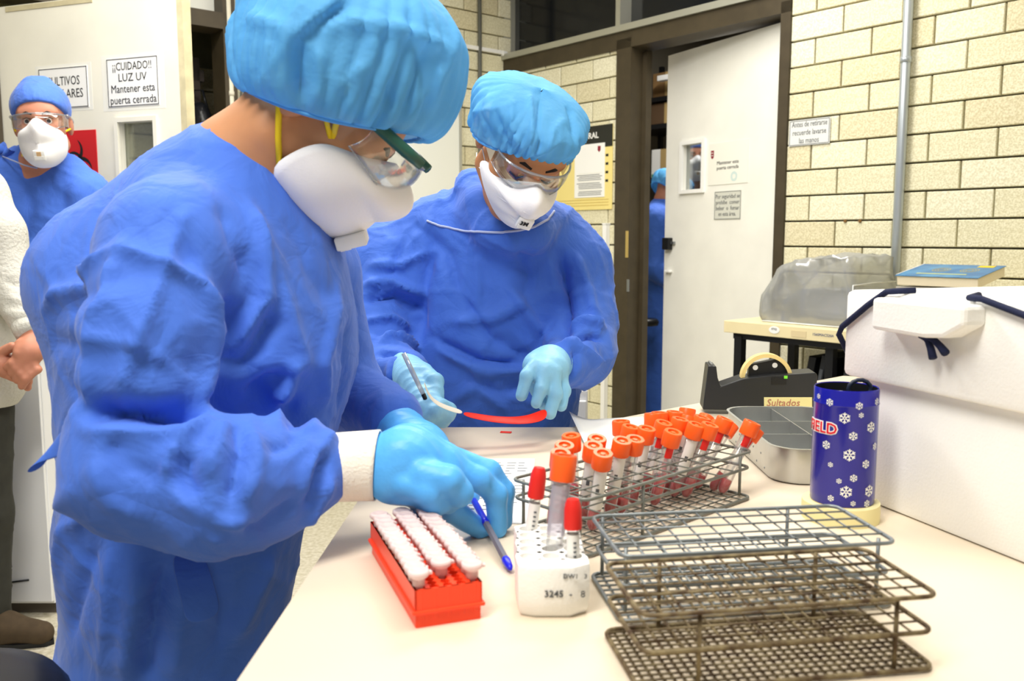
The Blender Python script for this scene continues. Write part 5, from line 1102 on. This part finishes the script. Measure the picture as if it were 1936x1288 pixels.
v, Q = F_.net(1); v = folds(v, Q, [([(40, 330), (60, 400), (50, 460)], -.010, .02), ([(55, 400), (110, 420), (140, 400)], .008, .02), ([(0, 480), (40, 470), (80, 490)], .012, .02), ([(0, 505), (40, 500), (80, 515)], -.012, .02), ([(120, 350), (130, 420), (110, 480)], -.010, .02)]); v = facets(v, Q, .0050, 220, 31, (.8, 1, .7))
gC = np_mesh('gown', v, Q, M_gown, Cm)
MB().tube([P(5, 296, 2.94), P(25, 304, 2.90), P(45, 312, 2.88), P(70, 318, 2.87)], .0025, 6).build('stitched_hem', mat('pale stitching', 'A9B4D8', .8), gC, None, True)
MB().tube([P(-5, 285, 2.95), P(8, 278, 2.95), P(18, 285, 2.95), P(8, 296, 2.95)], [.012, .018, .016, .01], 8).build('tie_knot', M_gown, gC, None, True)
respirator(Cm, HC, [(0, .122, .020), (.03, .096, -.002), (.062, .056, -.02), (.068, .036, -.05), (.060, .040, -.092), (.032, .066, -.122), (0, .080, -.130)], (0, .168, -.058), valve=(.0, -.35, .034, .032), straps=[([(.062, .056, -.022), (.080, .02, -.01), (.084, -.02, .01)], M_yel, .0035), ([(.064, .042, -.085), (.072, .0, -.088), (.072, -.04, -.075)], M_yel, .0045), ([(-.062, .056, -.022), (-.080, .02, -.01)], M_yel, .0035)])
o = [q for q in Cm.children if q.name.startswith('respirator')][0]; vq = [q for q in o.children if q.name.startswith('valve')][0]; MB().box((0, .004, .0085), (.013, .016, .001)).build('printed_mark', mat('tan print', 'D8B484', .6), vq)
goggles(Cm, HC, M_gogf, .078, .132, .036, -.016)
F_ = Field(HC.O-.18, HC.O+.22, .0055); F_.ell(HC.p(0, -.004, .062), (.088, .112, .086), HC.R, .01); F_.cone(HC.p(0, -.08, .0), HC.p(0, -.02, .05), .055, .07, .03); F_.cone(HC.p(-.02, .0, .142), HC.p(.02, .01, .138), .015, .015, .03); F_.cut(HC.p(0, .062, .052), -HC.u*.88+HC.f*.48)
v, Q = F_.net(1); v = facets(v, Q, .0018, 60, 8); np_mesh('surgical_cap', v, Q, M_capm, Cm)
for x_ in (-.09, .09): MB().tube([(P(60, 560, 3.0)[0]+x_, 3.0, .4), (P(60, 560, 3.0)[0]+x_, 3.0, .06)], [.08, .06], 12).build('trouser_leg', M_trous, Cm, None, True)
shoes(Cm, [(P(60, 560, 3.0)[0]-.09, 2.97), (P(60, 560, 3.0)[0]+.09, 2.97)], 0, -PI/2)
for s_ in (-1, 1): hand_glove(Cm, 'glove', M_glove2, [(P(40+s_*40, 600, 2.84), P(40+s_*14, 605, 2.82), .032, .034)], [([P(40+s_*10, 598+6*i, 2.80), P(40-s_*8, 602+6*i, 2.79)], [.012, .011]) for i in range(4)]+[([P(40+s_*20, 590, 2.80), P(40+s_*4, 588, 2.79)], [.013, .012])], .005)
# ---------------------------------------------------------------- person in the cream sweater at the left edge
D_ = thing('person', 'person in cream knit sweater with clasped hands at the left edge', 'person'); dY = 2.42; P0 = P
def PD(x, y, Y): return P(x+26, y, Y)
HD = face_frame(PD(-120, 250, dY+.05), 30, 6, 0); 
F_ = Field((-2.35, 2.1, .70), (-1.2, 2.75, 1.50), .009)
F_.chain([PD(-250, 390, dY), PD(-180, 345, dY+.03), PD(-120, 340, dY+.04), PD(-70, 365, dY+.02), PD(-32, 440, dY)], [.07, .07, .07, .07, .068], .04); F_.ell(PD(-120, 500, dY+.03), (.17, .115, .22), None, .06); F_.ell(PD(-88, 690, dY+.02), (.17, .12, .17), None, .06)
F_.chain([PD(-32, 440, dY), PD(-2, 545, dY-.02), PD(32, 622, dY-.08)], [.068, .062, .042], .03); F_.chain([PD(-250, 390, dY), PD(-260, 560, dY), PD(-100, 660, dY-.12)], [.07, .06, .05], .03)
v, Q = F_.net(1); v = folds(v, Q, [([(15, 560), (40, 570), (60, 565)], .006, .010), ([(5, 590), (35, 595), (62, 590)], .006, .010), ([(10, 530), (30, 540), (50, 535)], -.006, .010)]); np_mesh('sweater', v, Q, M_sweater, D_)
MB().tube([PD(26, 612, dY-.075), PD(38, 634, dY-.09)], [.043, .041], 20).build('ribbed_cuff', M_sweater, D_, None, True)
def dhands(F_): pass
head(D_, HD, M_skin3, [(PD(-122, 320, dY+.04), .058), (PD(-122, 360, dY+.04), .07)], .0065); hair(D_, HD, 1.02); brows_eyes(D_, HD, True)
hand_glove(D_, 'hand', M_skin3, [(PD(38, 630, dY-.09), PD(30, 665, dY-.12), .027, .034), (PD(30, 665, dY-.12), PD(18, 685, dY-.13), .032, .028)], [([PD(20+8*i, 672+9*i, dY-.135), PD(-2+8*i, 686+10*i, dY-.15), PD(-14+10*i, 694+12*i, dY-.14)], [.0125, .0115, .0105]) for i in range(4)]+[([PD(12, 650, dY-.13), PD(8, 668, dY-.15)], [.014, .012])], .004)
hand_glove(D_, 'hand', M_skin3, [(PD(-60, 670, dY-.12), PD(-20, 690, dY-.12), .03, .032)], [([PD(-15, 680+9*i, dY-.12), PD(15, 690+10*i, dY-.115), PD(32-2*i, 700+11*i, dY-.11)], [.0125, .0115, .010]) for i in range(4)]+[([PD(-20, 665, dY-.13), PD(-2, 655, dY-.14)], [.014, .012])], .004)
for px_, tag_ in ((-150, 0), (-66, 1)):
    t0 = PD(px_, 760, dY+.03); ft = np.array([PD(px_+8, 1160, dY)[0], dY+.03, .06]); F_ = Field(np.minimum(t0, ft)-.14, np.maximum(t0, ft)+.14, .010); F_.chain([t0, (t0+ft)/2, ft], [.088, .07, .055], .03); v, Q = F_.net(1); v = facets(v, Q, .003, 60, 40); np_mesh('trouser_leg', v, Q, M_trous, D_)
    sx, sy = ft[0], dY+.02; F_ = Field((sx-.15, sy-.15, -.005), (sx+.26, sy+.12, .16), .006); F_.chain([(sx-.06, sy, .045), (sx+.05, sy-.005, .045), (sx+.16, sy-.012, .034)], [.044, .044, .034], .03); F_.cone((sx-.03, sy, .05), (sx-.02, sy, .11), .045, .042, .03); F_.cut((sx, sy, .008), (0, 0, -1)); v, Q = F_.net(1); so = np_mesh('shoe', v, Q, M_shoe, D_)
    MB().prism([(sx-.10, sy-.04), (sx+.10, sy-.048), (sx+.18, sy-.03), (sx+.195, sy-.012), (sx+.18, sy+.015), (sx+.08, sy+.035), (sx-.09, sy+.04)], .0, .014).build('sole', M_black, so)
# ---------------------------------------------------------------- people in the back room
E_ = thing('person', 'masked person looking through the small window of the ajar door', 'person'); HE = face_frame(P(1315, 301, 5.45), -6, 4, 0)
head(E_, HE, M_skin3, [(P(1315, 330, 5.48), .06), (P(1315, 360, 5.5), .08)], .006, lids=False); brows_eyes(E_, HE, True)
respirator(E_, HE, [(0, .122, .020), (.03, .096, -.002), (.062, .056, -.02), (.068, .036, -.05), (.060, .040, -.092), (.032, .066, -.122), (0, .080, -.130)], (0, .168, -.058), valve=(0, -.3, .034, .032), straps=[([(.062, .056, -.022), (.080, .02, -.01), (.084, -.02, .01)], M_yel, .0035), ([(-.062, .056, -.022), (-.080, .02, -.01)], M_yel, .0035)])
o = [q for q in E_.children if q.name.startswith('respirator')][0]; vq = [q for q in o.children if q.name.startswith('valve')][0]; MB().box((0, .004, .0085), (.013, .016, .001)).build('printed_mark', mat('tan print', 'D8B484', .6), vq)
F_ = Field(HE.O-.18, HE.O+.22, .007); F_.ell(HE.p(0, -.004, .070), (.088, .112, .098), HE.R, .01); F_.cut(HE.p(0, .062, .045), -HE.u*.88+HE.f*.48); v, Q = F_.net(1); np_mesh('surgical_cap', v, Q, M_capm, E_)
c = P(1315, 400, 5.52); F_ = Field(c-[.34, .22, 1.4], c+[.34, .22, .25], .014); F_.chain([c+[-.19, 0, .02], c+[0, 0, .07], c+[.19, 0, .02]], [.075, .08, .075], .05); F_.ell(c-[0, 0, .2], (.2, .12, .3), None, .06); F_.cone(c-[0, 0, .4], [c[0], c[1], .15], .16, .17, .05, (0, 1, 0), .75)
for s_ in (-1, 1): F_.chain([c+[.19*s_, 0, .02], c+[.22*s_, 0, -.28], c+[.20*s_, -.06, -.5]], [.075, .06, .05], .03)
v, Q = F_.net(1); v = facets(v, Q, .005, 120, 51); np_mesh('gown', v, Q, M_gown2, E_); shoes(E_, [(c[0]-.09, c[1]), (c[0]+.09, c[1])], 0, -PI/2)
for x_ in (-.09, .09): MB().tube([(c[0]+x_, c[1], .3), (c[0]+x_, c[1], .05)], [.07, .06], 10).build('trouser_leg', M_trous, E_, None, True)
Fp = thing('person', 'person in blue gown half hidden behind the ajar door', 'person'); fy = 4.98
HFf = HF(P(1262, 372, fy), (.75, .45, -.45), (.3, .1, .9)); head(Fp, HFf, M_skin3, [(P(1258, 410, fy), .06), (P(1255, 440, fy), .08)], .007)
bouffant(Fp, HFf.p(0, 0, .03), HFf.f, HFf.u, .125, .11, .12, M_cap, .86, 5)
c = P(1256, 418, fy); F_ = Field(c-[.3, .26, 1.35], c+[.34, .26, .3], .012); F_.chain([c+[-.06, -.1, .0], c+[0, 0, .04], c+[.08, .14, .02]], [.085, .09, .08], .05); F_.ell(c-[0, 0, .2], (.14, .17, .28), None, .06); F_.cone(c-[0, 0, .4], [c[0], c[1], .15], .14, .15, .05)
F_.chain([c+[-.06, -.12, .0], c+[-.07, -.16, -.26], c+[.06, -.18, -.36]], [.078, .06, .05], .03); v, Q = F_.net(1); v = facets(v, Q, .006, 120, 61); np_mesh('gown', v, Q, M_gown2, Fp); shoes(Fp, [(c[0], c[1]-.08), (c[0], c[1]+.08)], 0, 0)
for y_ in (-.08, .08): MB().tube([(c[0], c[1]+y_, .3), (c[0], c[1]+y_, .05)], [.07, .06], 10).build('trouser_leg', M_gown2, Fp, None, True)
# ================================================================ furniture around the room
# side table by the right wall with a covered instrument and a book
yo = -.52; sc0 = WR.hit(1368, 630, yo); cz1 = WR.hit(1368, 606, yo)[1]; cz0 = WR.hit(1368, 628, yo)[1]
st = thing('side_table', 'cream topped side table with black steel legs by the block wall', 'table', WR.mat(sc0[0], yo, 0)); SL = 1.5; SD = .42
M_birch = mat('cream painted board', 'EBDDB0', .5, var=.05, vscale=8)
MB().box((SL/2, SD/2, (cz0+cz1)/2), (SL, SD, cz1-cz0), .002).build('top', M_birch, st); MB().box((SL/2, SD/2, cz0-.012), (SL-.06, SD-.04, .022)).build('apron', M_black, st)
for x_ in (.055, SL-.055):
    for y_ in (.03, SD-.03): MB().box((x_, y_, cz0/2-.005), (.032, .032, cz0-.01)).build('leg', M_black, st)
MB().box((.42, .05, cz0/2), (.03, .03, cz0-.02)).build('leg', M_black, st)
x_, z_ = WR.hit(1464, 624, yo); q = MB().lathe([(0, .0008), (.022, .0008), (.0225, 0)], 18, T(x_-sc0[0], -.0008, z_) @ RX(PI/2) @ Matrix.Diagonal((1, .6, 1, 1))).build('sticker', M_paper, st); text('lettering', 'ETIQ', .010, M_ink, st, T(x_-sc0[0], -.002, z_+.003) @ UPR)
x_, z_ = WR.hit(1510, 632, yo); MB().box((x_-sc0[0], -.0008, z_), (.06, .001, .022)).build('tape_label', mat('old tape', 'DCCBA0', .4), st)
x_, z_ = WR.hit(1556, 634, yo); text('inventory_number', '1560MAC520A', .013, mat('blue ink', '5A6488', .7), st, T(x_-sc0[0], -.0008, z_) @ UPR)
bnx, bnt = WR.hit(1532, 664, yo+.10); bnx -= sc0[0]; bnb = bnt-.27
MB().box((SL/2, SD/2, bnb-.012), (SL-.1, SD-.06, .02)).build('lower_shelf', M_black, st)
for i, (dx, w_, h_, m) in enumerate(((.46, .03, .25, M_black), (.505, .02, .26, mat('dark binder', '2A2C30', .5)), (.54, .035, .26, M_black), (.60, .02, .25, mat('grey binder', '4A4C50', .5)), (.64, .04, .25, M_black))):
    o = thing('ring_binder', ['black binder leaning under the side table, nearest its left leg', 'slim dark binder second from the left under the side table', 'wide black binder in the middle of the row under the side table', 'slim grey binder fourth from the left under the side table', 'wide black binder at the right of the row under the side table'][i], 'binder', WR.mat(sc0[0]+bnx+dx-.49, yo+.10, bnb+.004) @ RY(.16), 'binders under the side table'); MB().box((0, .12, h_/2), (w_, .24, h_), .003).build('cover', m, o); MB().box((0, .125, h_/2), (w_*.7, .236, h_*.96)).build('pages', M_paper, o)
    MB().box((0, -.001, h_*.7), (w_*.6, .002, .05)).build('spine_label', M_inkg, o)
# instrument under a plastic cover
ix_0 = WR.hit(1440, 600, yo+.07)[0]-sc0[0]; ix_1 = WR.hit(1612, 600, yo+.07)[0]-sc0[0]; iz = cz1
ins = thing('covered_instrument', 'instrument under a crumpled translucent plastic cover on the side table', 'instrument', WR.mat(sc0[0], yo+.07, iz)); IW = ix_1-ix_0
def izx(px_, py_): x, z = WR.hit(px_, py_, yo+.07); return x-sc0[0], z-iz
ipoly = [(ix_0+.005, 0), (ix_0, .10), izx(1470, 510), izx(1520, 492), izx(1565, 486), izx(1606, 490), (ix_1, 0)]
core_poly = [(ix_0+.05, .004), (ix_0+.05, .075), (ix_0+.12, .125), (ix_1-.05, .13), (ix_1-.02, .13), (ix_1-.02, .004)]
MB().prism(core_poly, 0, .22, T(0, .27, 0) @ RX(PI/2)).build('instrument_body', mat('instrument grey', '8C9094', .5), ins)
zs = [q[1] for q in ipoly]
bm = bmesh.new(); n = len(ipoly); vf = [bm.verts.new((x, 0, z)) for x, z in ipoly]; vb_ = [bm.verts.new((x, .30, z)) for x, z in ipoly]
bm.faces.new(vf); bm.faces.new(vb_[::-1]); [bm.faces.new((vf[k], vb_[k], vb_[(k+1) % n], vf[(k+1) % n])) for k in range(n-1)]
bmesh.ops.triangulate(bm, faces=bm.faces[:]); bmesh.ops.subdivide_edges(bm, edges=bm.edges[:], cuts=7, use_grid_fill=True); bmesh.ops.recalc_face_normals(bm, faces=bm.faces[:])
me = bpy.data.meshes.new('plastic_cover'); bm.to_mesh(me); bm.free(); co = np.array([v_.co[:] for v_ in me.vertices]); nr = np.array([v_.normal[:] for v_ in me.vertices])
dsp_ = .011*(1-2*np.abs(vnoise(co, 38, 71)))+.006*(1-2*np.abs(vnoise(co, 80, 72))); wgt = np.clip(co[:, 2]/.03, 0, 1); co = co+nr*(dsp_*wgt)[:, None]
for v_, c in zip(me.vertices, co): v_.co = c
me.shade_smooth(); me.materials.append(clear('dull plastic sheet', (.78, .80, .80), .16, .16, .32, (.66, .67, .66))); link(bpy.data.objects.new('plastic_cover', me), ins)
x_, z_ = izx(1610, 500); MB().tube([(ix_1, -.004, .0), (ix_1, -.006, .08), (ix_1-.002, -.003, .150), (ix_1, .12, .155), (ix_1, .29, .155)], .0022, 6).build('cover_seam', mat('pale seam', 'E4E6E4', .4), ins, None, True); MB().tube([(ix_0+.005, -.004, .004), (ix_1, -.004, .004)], .003, 6).build('cover_hem', mat('pale seam', 'E4E6E4', .4), ins, None, True)
# book on a carton behind the cooler box
bY = yo+.10; b0x, bz_ = WR.hit(1692, 528, bY); b1x, _ = WR.hit(1850, 520, bY+.0); bz0 = WR.hit(1700, 541, bY)[1]
bs = thing('storage_carton', 'plain grey carton carrying the spiral book behind the cooler box', 'box', WR.mat(b0x, bY, cz1)); MB().box(((b1x-b0x)/2, .11, (bz0-.002-cz1)/2), (b1x-b0x, .20, bz0-.002-cz1)).build('body', mat('grey card', 'B4B0A4', .8), bs); MB().box(((b1x-b0x)/2, .008, (bz0-cz1)/2), (.05, .001, bz0-cz1-.01)).build('tape_strip', mat('packing tape', 'B59A66', .3), bs)
bk = thing('spiral_book', 'thick spiral bound book with a blue cover behind the cooler box', 'book', WR.mat(b0x, bY, bz0) @ RX(.16)); bw = b1x-b0x; bt = .034
MB().box((bw/2, .11, bt/2), (bw-.006, .20, bt-.002), .002).build('pages', mat('page edges', 'E8DEC4', .8, bump=.5, bscale=300), bk); cv = MB().box((bw/2, .11, bt), (bw, .21, .0015)).build('cover', mat('blue book cover', '4A8CBC', .35, col2='2E6CA4', vscale=20), bk)
for k in range(16): MB().tube([(.004, .02+k*.012, bt-.006), (-.004, .02+k*.012, bt+.001), (.006, .02+k*.012, bt+.004)], .0012, 6).build('spiral_coil', M_white, bk, None, True)
for cx in (.10, .19):
    for r_ in (.028, .02, .012):
        q = MB(); vv_ = []; ff = []
        for k in range(29): a_ = 2*PI*k/28; vv_ += [(cx+r_*math.cos(a_), .12+r_*1.2*math.sin(a_), bt+.0012), (cx+(r_-.003)*math.cos(a_), .12+(r_-.003)*1.2*math.sin(a_), bt+.0012)]
        for k in range(28): ff.append((2*k, 2*k+1, 2*k+3, 2*k+2))
        q.add(vv_, ff).build('printed_swirl', mat('gold print', 'A8A070', .4), bk)
MB().box((bw-.05, .19, bt+.0012), (.05, .03, .0006)).build('yellow_label', mat('yellow print', 'F0C820', .5), bk); MB().box((.13, .05, bt+.0012), (.16, .012, .0006)).build('printed_title', mat('pale yellow print', 'B8C088', .5), bk)
# low white cabinet behind the sweater, stool, cabinet behind the facing woman
cx1 = P(104, 1130, 2.62)[0]; cb = thing('low_cabinet', 'white low cabinet behind the person in the cream sweater', 'cabinet', T(cx1, 2.62, 0)); M_cab = mat('white cabinet laminate', 'E9EAEA', .45)
MB().box((-.45, .08, .43), (.9, .16, .78), .003).build('carcass', M_cab, cb); MB().box((-.45, .08, .83), (.92, .18, .02), .003).build('top', M_cab, cb); MB().box((-.45, .09, .02), (.88, .13, .04)).build('plinth', mat('cabinet plinth', '5C554A', .7), cb)
for x_ in (-.225, -.675): dd = MB().box((x_, -.006, .43), (.444, .012, .76), .002).build('door', M_cab, cb); MB().box((x_+.17*(1 if x_ < -.4 else -1), -.016, .66), (.012, .012, .10), .003).build('handle', M_steel, dd)
MB().tube([(-.16, -.0135, .10), (-.12, -.0135, .115), (-.07, -.0135, .122)], .003, 6).build('scuff_mark', M_black, cb, None, True)
ck = thing('storage_cabinet', 'pale cabinet by the wall behind the facing woman', 'cabinet', T(P(1086, 735, 2.55)[0], 2.55, 0)); ch = P(1086, 738, 2.55)[2]
MB().box((-.16, .15, ch/2), (.40, .3, ch), .004).build('carcass', M_cab, ck); MB().box((-.16, -.006, ch/2), (.39, .012, ch-.06), .003).build('door', M_cab, ck); MB().box((-.02, -.016, ch*.7), (.012, .012, .1)).build('handle', M_steel, ck)
sq = (-.68, .91); sl = thing('stool', 'black padded stool seat at the lower left corner', 'stool', T(sq[0]+.02, sq[1]+.02, 0))
MB().lathe([(0, .61), (.13, .61), (.145, .62), (.15, .635), (.14, .65), (.11, .658), (0, .66)], 36, None, False).build('seat', mat('black vinyl', '1A1A1C', .4), sl, None, True); MB().lathe([(.02, .06), (.02, .61)], 12).build('column', M_steel, sl, None, True)
for k in range(5): a_ = 2*PI*k/5; MB().tube([(0, 0, .07), (.24*math.cos(a_), .24*math.sin(a_), .03)], [.018, .014], 8).build('leg', M_black, sl, None, True)
o = thing('bar_stool', 'dark stool standing in the back room doorway', 'stool', T(P(1216, 600, 4.72)[0], 4.72, 0)); MB().lathe([(0, .70), (.08, .70), (.085, .72), (.075, .735), (0, .737)], 24, None, False).build('seat', M_black, o, None, True); MB().lathe([(.018, .04), (.018, .70)], 10).build('column', M_black, o, None, True); MB().lathe([(.09, 0), (.09, .015), (.03, .04), (0, .04)], 24).build('base', M_black, o, None, True)

# black bag hanging on the shelf in the left doorway
a_ = WB.hit(376, 200, .15); bgO = WB.w(a_[0], .15, a_[1]); F_ = Field(bgO-[.12, .12, .42], bgO+[.12, .12, .14], .008); F_.ell(bgO-[0, 0, .16], (.075, .05, .18), None, .03); F_.ell(bgO-[-.01, 0, .28], (.07, .055, .09), None, .04); v, Q = F_.net(1); v = facets(v, Q, .006, 40, 91)
o = thing('shoulder_bag', 'black bag hanging inside the left doorway', 'bag'); np_mesh('bag_body', v, Q, mat('black nylon', '15161A', .35), o); MB().tube([bgO+[-.04, 0, -.02], bgO+[-.02, 0, .07], bgO+[.02, 0, .07], bgO+[.04, 0, -.02]], .006, 6).build('strap', mat('black nylon', '15161A', .35), o, None, True)
